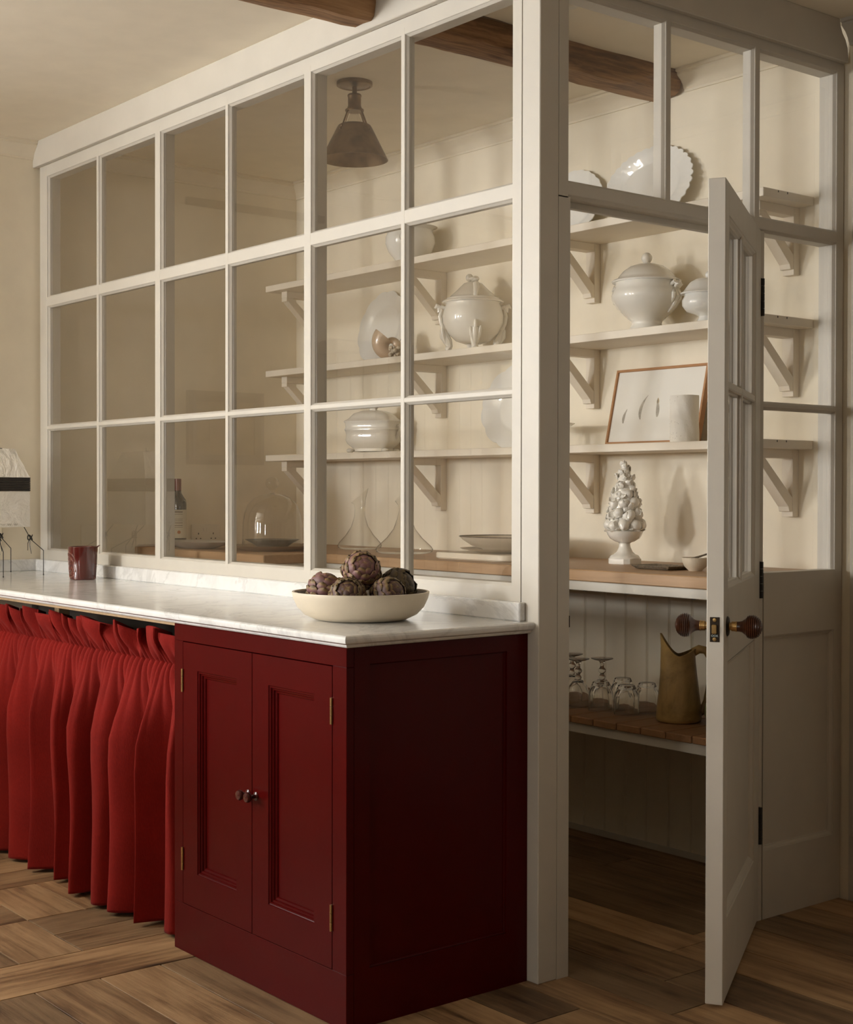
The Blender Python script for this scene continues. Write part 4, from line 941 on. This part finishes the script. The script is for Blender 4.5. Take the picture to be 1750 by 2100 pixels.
# double socket on the pantry left wall, switch plate on the kitchen left wall
so = thing('wall_socket', 'cream double socket on the left wall above the worktop', 'socket', (XL, 0.79, 1.055))
box('plate', (XL+0.0003, 0.717, 1.012), (XL+0.008, 0.863, 1.098), 'white', so, 0.002)
for cy in (0.752, 0.828):
    for dy, dz, w, h in ((0, 0.012, 0.004, 0.008), (-0.011, -0.010, 0.006, 0.005), (0.011, -0.010, 0.006, 0.005)):
        box('pin_hole', (XL+0.0078, cy+dy-w/2, 1.045+dz-h/2), (XL+0.0086, cy+dy+w/2, 1.045+dz+h/2), 'dark', so, 0)
for cy in (0.782, 0.798): box('rocker', (XL+0.0078, cy-0.006, 1.068), (XL+0.011, cy+0.006, 1.082), 'white', so, 0.001)
tag(box('switch_plate', (XL+0.0003, -0.40, 1.02), (XL+0.009, -0.16, 1.105), 'wall', bevel=0.002), 'wall-coloured switch plate behind the paper lamp', 'switch')

# ------------------------------------------------------------------ slatted shelf things
SZ = 0.5335
def tumbler(x, y, label, first=[None]):
    if first[0] is None:
        t = thing('tumbler', label, 'glass', (0, 0, 0), 'upturned tumblers on the slatted shelf')
        fac = lambda a, z, r: 1+0.02*abs(cos(6*a))
        MB().lathe([(0.0385, 0.0), (0.040, 0.0), (0.040, 0.045), (0.0385, 0.060), (0.036, 0.070), (0.027, 0.093), (0.025, 0.095), (0.001, 0.095), (0.001, 0.080), (0.022, 0.079), (0.033, 0.062), (0.036, 0.045), (0.0375, 0.001)], 48, fac, None, False, False).obj('glass', 'crystal', t, smooth=True, ang=30)
        first[0] = t
    else: t = copy_tree(first[0]); t['label'] = label
    t.location = (x, y, SZ+0.0003)
tumbler(-0.655, 0.895, 'upturned cut tumbler beside the goblets, front left of the tumblers')
tumbler(-0.547, 0.901, 'upturned cut tumbler standing farthest front of the four')
tumbler(-0.676, 1.02, 'upturned cut tumbler at the back between two front ones')
tumbler(-0.540, 0.990, 'upturned cut tumbler nearest the ochre jug')
def goblet(x, y, label, first=[None]):
    if first[0] is None:
        t = thing('goblet', label, 'glass', (0, 0, 0), 'upturned stemmed goblets on the slatted shelf')
        fac = lambda a, z, r: 1+0.015*abs(cos(7*a))
        MB().lathe([(0.0345, 0), (0.036, 0.0), (0.0385, 0.022), (0.037, 0.045), (0.029, 0.070), (0.015, 0.088), (0.001, 0.090), (0.001, 0.082), (0.014, 0.080), (0.027, 0.066), (0.0345, 0.045), (0.036, 0.022), (0.034, 0.001)], 40, fac, None, False, False).obj('bowl', 'crystal', t, smooth=True, ang=30)
        MB().lathe([(0.001, 0.089), (0.008, 0.090), (0.012, 0.097), (0.008, 0.104), (0.006, 0.108), (0.013, 0.116), (0.013, 0.122), (0.006, 0.130), (0.007, 0.144), (0.012, 0.150), (0.001, 0.151)], 16).obj('stem', 'crystal', t, smooth=True, ang=60)
        MB().lathe([(0.001, 0.150), (0.013, 0.150), (0.030, 0.155), (0.037, 0.158), (0.037, 0.160), (0.001, 0.161)], 32).obj('foot', 'crystal', t, smooth=True, ang=40)
        first[0] = t
    else: t = copy_tree(first[0]); t['label'] = label
    t.location = (x, y, SZ+0.0003)
goblet(-0.765, 0.900, 'upturned goblet in front, nearest the corner post')
goblet(-0.725, 0.972, 'upturned goblet standing right of the front goblet')
goblet(-0.880, 0.985, 'upturned goblet hidden behind the corner post edge')
# ochre jug
JX, JY = -0.352, 0.930
t = thing('clay_jug', 'tall mottled ochre jug with a high lip on the slatted shelf', 'jug', (JX, JY, SZ))
da = math.atan2(-ry_, -rx_)-0.15                  # spout points left as seen
prof = [(0.001, 0), (0.064, 0), (0.069, 0.004), (0.071, 0.014), (0.068, 0.05), (0.062, 0.10), (0.056, 0.145), (0.052, 0.180), (0.050, 0.200), (0.051, 0.218)]
rings = []; seg = 48
for wall in (0, 1):
    pr = prof if not wall else list(reversed([(max(r-0.005, 0.001), max(z, 0.006)) for r, z in prof]))
    for r, z in pr:
        ring = []
        for j in range(seg):
            a = 2*pi*j/seg; d = cos(a-da); k = max(0, (z-0.12)/0.098)
            lip = max(0, d)**2
            rr_ = r*(1+0.10*k*lip*1.6 - 0.05*k*(1-abs(d)))
            zz = z+k*k*(0.056*max(0, d)**2.2 - 0.012*(1-abs(d))+0.010*max(0, -d)**2)
            ring.append((JX+rr_*cos(a), JY+rr_*sin(a), SZ+zz+0.0003))
        rings.append(ring)
MB().loft(rings, True, True, True).obj('body', 'jug', t, smooth=True, ang=60)
ha = da+pi; hx_, hy_ = cos(ha), sin(ha)
MB().tube([(JX+hx_*q, JY+hy_*q, SZ+z) for q, z in ((0.044, 0.216), (0.062, 0.226), (0.083, 0.222), (0.096, 0.200), (0.099, 0.165), (0.095, 0.115), (0.086, 0.065), (0.074, 0.035), (0.064, 0.028))], [0.009, 0.009, 0.0085, 0.008, 0.0078, 0.0075, 0.0075, 0.009, 0.008], 12, flat=1.5).obj('handle', 'jug', t, smooth=True)
t = thing('green_pot', 'olive green pot right of the ochre jug, mostly hidden by the door', 'pot', (-0.215, 0.985, SZ))
body(bowl_prof([(0.045, 0), (0.05, 0.004), (0.062, 0.03), (0.060, 0.06), (0.050, 0.075)], 0.004), 'green', 'body', t)

# ------------------------------------------------------------------ pantry ceiling
PX, PY = -1.462, 0.485
t = thing('ceiling_lamp', 'antique bronze cone pendant on the pantry ceiling', 'lamp', (PX, PY, ZC))
L0 = -0.2795
body([(0.001, -0.0004), (0.063, -0.0004), (0.063, -0.012), (0.059, -0.0145), (0.055, -0.0145), (0.053, -0.012), (0.030, -0.015), (0.001, -0.017)], 'bronze', 'canopy', t)
body([(0.001, -0.012), (0.0085, -0.012), (0.0085, -0.045), (0.001, -0.045)], 'bronze', 'stem', t, 20)
body([(0.001, -0.042), (0.022, -0.042), (0.0245, -0.045), (0.0245, -0.050), (0.023, -0.052), (0.023, -0.084), (0.025, -0.087), (0.025, -0.095), (0.001, -0.096)], 'bronze', 'socket', t, 32)
body([(0.001, -0.095), (0.032, -0.095), (0.033, -0.0985), (0.032, -0.102), (0.001, -0.102)], 'bronze', 'ring', t, 32)
body([(0.001, -0.101), (0.013, -0.101), (0.015, -0.115), (0.024, -0.135), (0.031, -0.160), (0.028, -0.185), (0.015, -0.198), (0.001, -0.201)], 'clear', 'bulb', t, 28, ang=80)
sh = body([(0.052, -0.1490), (0.057, -0.1520), (0.062, -0.160), (0.116, -0.268), (0.1185, -0.2715), (0.1165, -0.2715), (0.114, -0.268), (0.060, -0.161), (0.055, -0.1535), (0.052, -0.1505)], 'bronze', 'shade', t, 64, cap=False)
for i in range(4):
    a = radians(10+90*i); ca, sa = cos(a), sin(a)
    r = MB().tube([(PX+ca*0.026, PY+sa*0.026, ZC-0.0985), (PX+ca*0.035, PY+sa*0.035, ZC-0.106), (PX+ca*0.059, PY+sa*0.059, ZC-0.158), (PX+ca*0.0685, PY+sa*0.0685, ZC-0.172)], 0.0032, 8)
    for q, z in ((0.0645, 0.162), (0.0705, 0.174)): r.sphere((PX+ca*q, PY+sa*q, ZC-z), 0.0038, 8, 6)
    r.obj('arm', 'bronze', t, smooth=True)
t = thing('ceiling_disc', 'small round white ceiling fitting near the corner post', 'detector', (-0.40, 0.49, ZC))
body([(0.001, -0.0003), (0.030, -0.0003), (0.030, -0.006), (0.026, -0.010), (0.001, -0.011)], 'white', 'disc', t, 32)

# ------------------------------------------------------------------ things on the marble
CZ = 0.918
KX2, KY2 = -2.333, -0.128
t = thing('candle_cup', 'maroon glazed candle cup with raised oval emblem on the marble', 'candle', (KX2, KY2, CZ))
H = 0.122
cup = body([(0.001, 0.0003), (0.045, 0.0003), (0.0475, 0.002), (0.048, 0.006), (0.0515, 0.06), (0.0545, H-0.004), (0.0545, H), (0.0525, H+0.001), (0.050, H-0.002), (0.0465, 0.05), (0.044, 0.012), (0.001, 0.010)], 'glazered', 'cup', t, 64)
body([(0.001, 0.080), (0.0483, 0.080), (0.001, 0.0815)], 'wax', 'wax', t, 40)
MB().tube([(KX2, KY2, CZ+0.08), (KX2+0.001, KY2, CZ+0.096)], 0.0012, 6).obj('wick', 'ink', t)
lipa = math.atan2(ry_, rx_); MB().tube([(KX2+cos(lipa)*q, KY2+sin(lipa)*q, CZ+z) for q, z in ((0.050, H-0.004), (0.0575, H+0.002), (0.064, H+0.006))], [0.006, 0.005, 0.002], 8, flat=0.6).obj('pouring_lip', 'glazered', cup, smooth=True)
ea = math.atan2(-fy, -fx)-radians(55)              # the emblem faces left of the viewer
def on_cup(u, v, lift=0.0006):
    z = 0.055+v; r = 0.048+(0.0545-0.048)*(z-0.006)/(H-0.01)+lift; a = ea+u/0.051
    return (KX2+r*cos(a), KY2+r*sin(a), CZ+z)
em = None
for R, w in ((1.0, 0.0011), (0.93, 0.0007), (0.66, 0.0011)):
    pts = [on_cup(0.036*R*cos(2*pi*i/40), 0.047*R*sin(2*pi*i/40)) for i in range(41)]
    o = MB().tube(pts, w, 6).obj('emblem', 'glazeredpale', cup, smooth=True)
def wrap_text(txt, u, v, size, rot):
    me = text_mesh(txt, size, 'glazeredpale', 0.0004); ca, sa = cos(rot), sin(rot)
    for vt in me.vertices:
        x, y, z = vt.co; vt.co = Vector(on_cup(u+x*ca-y*sa, v+x*sa+y*ca, 0.0006+z)) - Vector((KX2, KY2, CZ))
    link('lettering', me, cup)
for ch, u, v, r in (('D', -0.012, 0.020, 0.2), ('I', 0.002, 0.024, -0.1), ('P', 0.014, 0.017, 0.3), ('T', -0.010, 0.004, -0.2), ('Y', 0.006, 0.003, 0.1), ('Q', -0.012, -0.013, 0.1), ('U', 0.004, -0.015, -0.25), ('E', 0.014, -0.010, 0.2)): wrap_text(ch, u, v, 0.013, r)
ringtxt = 'BOULEVARD SAINT GERMAIN PARIS '
for i, ch in enumerate(ringtxt):
    if ch == ' ': continue
    a = pi*0.95-2*pi*i/len(ringtxt); wrap_text(ch, 0.0287*cos(a), 0.0375*sin(a), 0.0072, a-pi/2)

# bowl of artichokes
AX, AY = -0.349, -0.300
bw = thing('shallow_bowl', 'wide ivory stoneware bowl of artichokes on the marble worktop', 'bowl', (AX, AY, CZ))
body(bowl_prof([(0.103, 0.0003), (0.120, 0.003), (0.145, 0.015), (0.163, 0.034), (0.173, 0.056), (0.1765, 0.070), (0.176, 0.073)], 0.006), 'stoneware', 'bowl', bw, 96, lambda a, z, r: 1+0.008*sin(2*a+0.5)+0.004*sin(5*a))
body([(0.001, 0.0068), (0.100, 0.0068), (0.117, 0.0092), (0.1385, 0.0195), (0.1555, 0.0365), (0.1655, 0.057), (0.1695, 0.0695)], 'slate', 'inner_glaze', bw, 96, lambda a, z, r: 1+0.008*sin(2*a+0.5)+0.004*sin(5*a), cap=False)
def bract_mesh(mat):
    rows = []; n = 6
    for i in range(n+1):
        s = i/n; w = 0.56*(1-(max(0, s-0.42)/0.58)**2.2)**0.5 if s > 0.42 else 0.42+0.14*s/0.42
        if i == n: w = 0.06
        bulge = 0.20*sin(pi*min(1, s*0.9))-0.10*s*s
        rows.append([(-w, -0.16*w+bulge-0.10, s), (-w*0.55, bulge-0.005, s), (0, bulge+0.03, s), (w*0.55, bulge-0.005, s), (w, -0.16*w+bulge-0.10, s)])
    m = MB(); m.loft(rows, False, False, False)
    m.loft([[(p[0], p[1]-0.06, p[2]) for p in r] for r in rows], False, False, False)
    ed = [r[0] for r in rows]+[r[-1] for r in reversed(rows)]; m.loft([ed, [(p[0], p[1]-0.06, p[2]) for p in ed]], True, False, False)
    return m.mesh('bract', mat, True, ang=70)
bm_ = {k: bract_mesh(k) for k in ('bract_purple', 'bract_brown', 'bract_green')}
def artichoke(q, fwd, z, R, axis, mat, label, seed):
    """axis: direction of the tip, in (across, away, up) as seen"""
    rn = random.Random(seed)
    x, y = AX+rx_*q+fx*fwd, AY+ry_*q+fy*fwd
    t = thing('artichoke', label, 'artichoke', (0, 0, 0), 'artichokes in the ivory bowl')
    MB().sphere((0, 0, 0), R*0.80, 18, 12, (1, 1, 1.0)).obj('heart', 'bract_green' if mat == 'bract_green' else 'bract_brown', t, smooth=True)
    MB().lathe([(0.0005, -R*1.12), (R*0.2, -R*1.12), (R*0.2, -R*0.8), (0.0005, -R*0.8)], 12).obj('stalk', 'bract_green', t, smooth=True)
    rows = 8
    for i in range(rows):
        ph = radians(156-i*19.4)                  # from the stalk up to the tip
        n = max(3, int(round(10*sin(ph)**0.85))) if i < rows-1 else 4
        for j in range(n):
            a = 2*pi*(j+0.5*(i % 2))/n+rn.uniform(-0.06, 0.06)
            d = Vector((sin(ph)*cos(a), sin(ph)*sin(a), cos(ph)))
            up = Vector((-cos(ph)*cos(a), -cos(ph)*sin(a), sin(ph)))   # towards the tip
            side = up.cross(d).normalized()
            out = (d*1.0).normalized(); upv = (up*0.94+d*(0.30+0.12*rn.random()-0.35*(i > 5))).normalized(); out = side.cross(upv).normalized()*-1
            if out.dot(d) < 0: out = -out
            L = R*rn.uniform(0.64, 0.76)*(1 if i < 6 else 0.85); w = L*rn.uniform(0.86, 1.0)
            o = link('bract', bm_[mat], t)
            sx = side*w; oy = out*L*0.8; uz = upv*L; p = d*R*0.93 - upv*L*0.34
            o.matrix_local = Matrix(((sx.x, oy.x, uz.x, p.x), (sx.y, oy.y, uz.y, p.y), (sx.z, oy.z, uz.z, p.z), (0, 0, 0, 1)))
    ax = Vector((rx_*axis[0]+fx*axis[1], ry_*axis[0]+fy*axis[1], axis[2])).normalized()
    t.rotation_mode = 'QUATERNION'; t.rotation_quaternion = Vector((0, 0, 1)).rotation_difference(ax); t.location = (x, y, z)
artichoke(0.000, 0.010, 1.042, 0.0465, (0.25, -0.75, 0.45), 'bract_purple', 'purple artichoke crowning the pile in the bowl', 1)
artichoke(-0.092, 0.010, 0.992, 0.044, (0.3, 0.2, 0.9), 'bract_purple', 'pinkish artichoke at the left of the bowl', 2)
artichoke(-0.030, -0.078, 0.983, 0.0435, (0.05, -0.8, 0.45), 'bract_brown', 'brownish artichoke front centre with its open tip forward', 3)
artichoke(0.071, -0.060, 0.985, 0.042, (0.6, -0.6, 0.5), 'bract_brown', 'purple-brown artichoke at the front right of the bowl', 4)
artichoke(0.092, 0.045, 0.997, 0.046, (0.7, -0.3, 0.35), 'bract_green', 'greenish-brown artichoke at the back right of the bowl', 5)

# paper lamp
LX0, LX1, LY0, LY1 = -2.905, -2.575, -0.365, -0.230
t = thing('paper_lamp', 'white paper table lamp with black band and wire legs by the left wall', 'lamp', ((LX0+LX1)/2, (LY0+LY1)/2, CZ))
def lring(z, i0, i1, n=10):
    xa, xb, ya, yb = LX0+i1, LX1-i1, LY0+i0, LY1-i0; p = []
    for (ax, ay), (bx, by) in (((xa, ya), (xb, ya)), ((xb, ya), (xb, yb)), ((xb, yb), (xa, yb)), ((xa, yb), (xa, ya))):
        p += [(ax+(bx-ax)*k/n, ay+(by-ay)*k/n, z) for k in range(n)]
    return p
rn = random.Random(3)
def crumple(r, a=0.0012): return [(x+rn.uniform(-a, a), y+rn.uniform(-a, a), z+rn.uniform(-a, a)) for x, y, z in r]
MB().loft([crumple(lring(1.110+0.135*k/8, 0, -0.003+0.003*k/8)) for k in range(9)], True, False, False).obj('lower_shade', 'paper', t, smooth=True, ang=60)
MB().loft([crumple(lring(1.298+0.110*k/7, 0.028*k/7, 0.072*k/7)) for k in range(8)], True, False, True).obj('upper_shade', 'paper', t, smooth=True, ang=60)
rb = MB()
prof = []
for k in range(8): prof += [(1.2455+k*0.0066, -0.001), (1.2465+k*0.0066, 0.0018), (1.2515+k*0.0066, 0.0018), (1.2518+k*0.0066, -0.001)]
rb.loft([lring(z, -o, -o, 2) for z, o in prof], True, False, False).obj('band', 'ribband', t)
MB().box((LX0+0.05, LY0+0.02, 1.13), (LX0+0.054, LY0+0.024, 1.413)).box((LX1-0.10, (LY0+LY1)/2-0.001, 1.408), (LX0+0.10, (LY0+LY1)/2+0.001, 1.411)).tube([(-2.70, -0.30, 1.405), (-2.70, -0.30, 1.425)], 0.0015, 6).obj('top_wire', 'black', t)
for kx, ky, fx_, fy_, s in ((LX1-0.03, LY1-0.01, -2.675, -0.131, 1), (LX1-0.015, LY0+0.01, -2.617, -0.318, -1), (LX0+0.03, LY0+0.01, -2.940, -0.330, -1), (LX0+0.03, LY1-0.01, -2.945, -0.15, 1)):
    mx, my = (fx_*0.8+kx*0.2), (fy_*0.8+ky*0.2)
    lg = MB().tube([(kx, ky, 1.108), (kx+(fx_-kx)*0.35, ky+(fy_-ky)*0.35, 1.060), (fx_, fy_, 1.015), (fx_, fy_, CZ+0.001)], 0.0016, 8)
    lg.sphere((fx_, fy_, CZ+0.003), 0.003, 8, 6)
    kn = (kx+(fx_-kx)*0.30, ky+(fy_-ky)*0.30, 1.068)
    lg.tube([(kn[0]+0.009*cos(w)*1.0, kn[1]+0.009*sin(w), kn[2]+0.010*sin(w*1.5)) for w in [i*0.5 for i in range(26)]], 0.0018, 6)
    for dx, dz in ((-0.022, -0.05), (0.012, -0.062)): lg.tube([kn, (kn[0]+dx*0.5, kn[1]-0.004, kn[2]+dz*0.45), (kn[0]+dx, kn[1], kn[2]+dz)], 0.0013, 6)
    lg.obj('leg', 'black', t, smooth=True)
sg = MB()
for k in range(3): sg.tube([(LX1+0.0035, LY0+0.018+k*0.026+0.002*i, 1.120+0.0035*sin(i*1.7+k)) for i in range(9)], 0.0005, 5)
sg.obj('signature', 'ink', t)

# ------------------------------------------------------------------ left kitchen wall, seen as reflections in the glass
pc = thing('framed_picture', 'dark-framed brown picture on the left wall, reflected in the glass', 'picture', (XL, -0.86, 1.53))
moulding = [(0, 0), (0, 0.022), (0.02, 0.026), (0.045, 0.014), (0.045, 0.004)]
MB().loft([[(XL+0.0005+d, -1.06+i, 1.366+i), (XL+0.0005+d, -0.666-i, 1.366+i), (XL+0.0005+d, -0.666-i, 1.695-i), (XL+0.0005+d, -1.06+i, 1.695-i)] for i, d in moulding], True, False, False).obj('frame', 'darkframe', pc)
box('canvas', (XL+0.0005, -1.02, 1.41), (XL+0.006, -0.71, 1.65), 'oldpic', pc, 0); box('inner_picture', (XL+0.0058, -0.95, 1.46), (XL+0.008, -0.78, 1.60), 'tan', pc, 0)
tag(box('wooden_rail', (XL+0.0005, -1.40, 2.515), (XL+0.02, -0.66, 2.55), 'darkframe', bevel=0.002), 'slim brown rail high on the left wall, reflected in the glass', 'rail')
tc = thing('tall_cupboard', 'tall cream boarded cupboard on the left wall, reflected in the glass', 'cupboard', (XL, -1.9, 0))
box('carcass', (XL+0.0005, -2.45, 0), (XL+0.10, -1.41, 1.90), 'cream', tc); 
bdm2 = MB().box((0, 0.0015, 0.0), (0.008, 0.0735, 1.88)).mesh('board', 'cream', bevel=0.003)
for i in range(13): link('board', bdm2, tc, (0.10, -1.4425-0.075*(i+1)+1.9+0.03, 0.01))
box('cornice', (XL+0.0005, -2.48, 1.90), (XL+0.14, -1.38, 1.96), 'cream', tc, 0.008)

# unseen island added out of frame at the left to shade the foot of the cabinets
ki = thing('shade_island', 'unseen red island added to shade the foot of the cabinets', 'island', (-1.6, -2.73, 0))
box('top', (-2.45, -3.05, 0.92), (-0.75, -2.42, 0.95), 'oak', ki, 0.004)
box('carcass', (-2.40, -3.00, 0.08), (-0.80, -2.47, 0.9195), 'red', ki, 0.002)
box('plinth', (-2.36, -2.96, 0.0005), (-0.84, -2.51, 0.0795), 'dark', ki, 0)
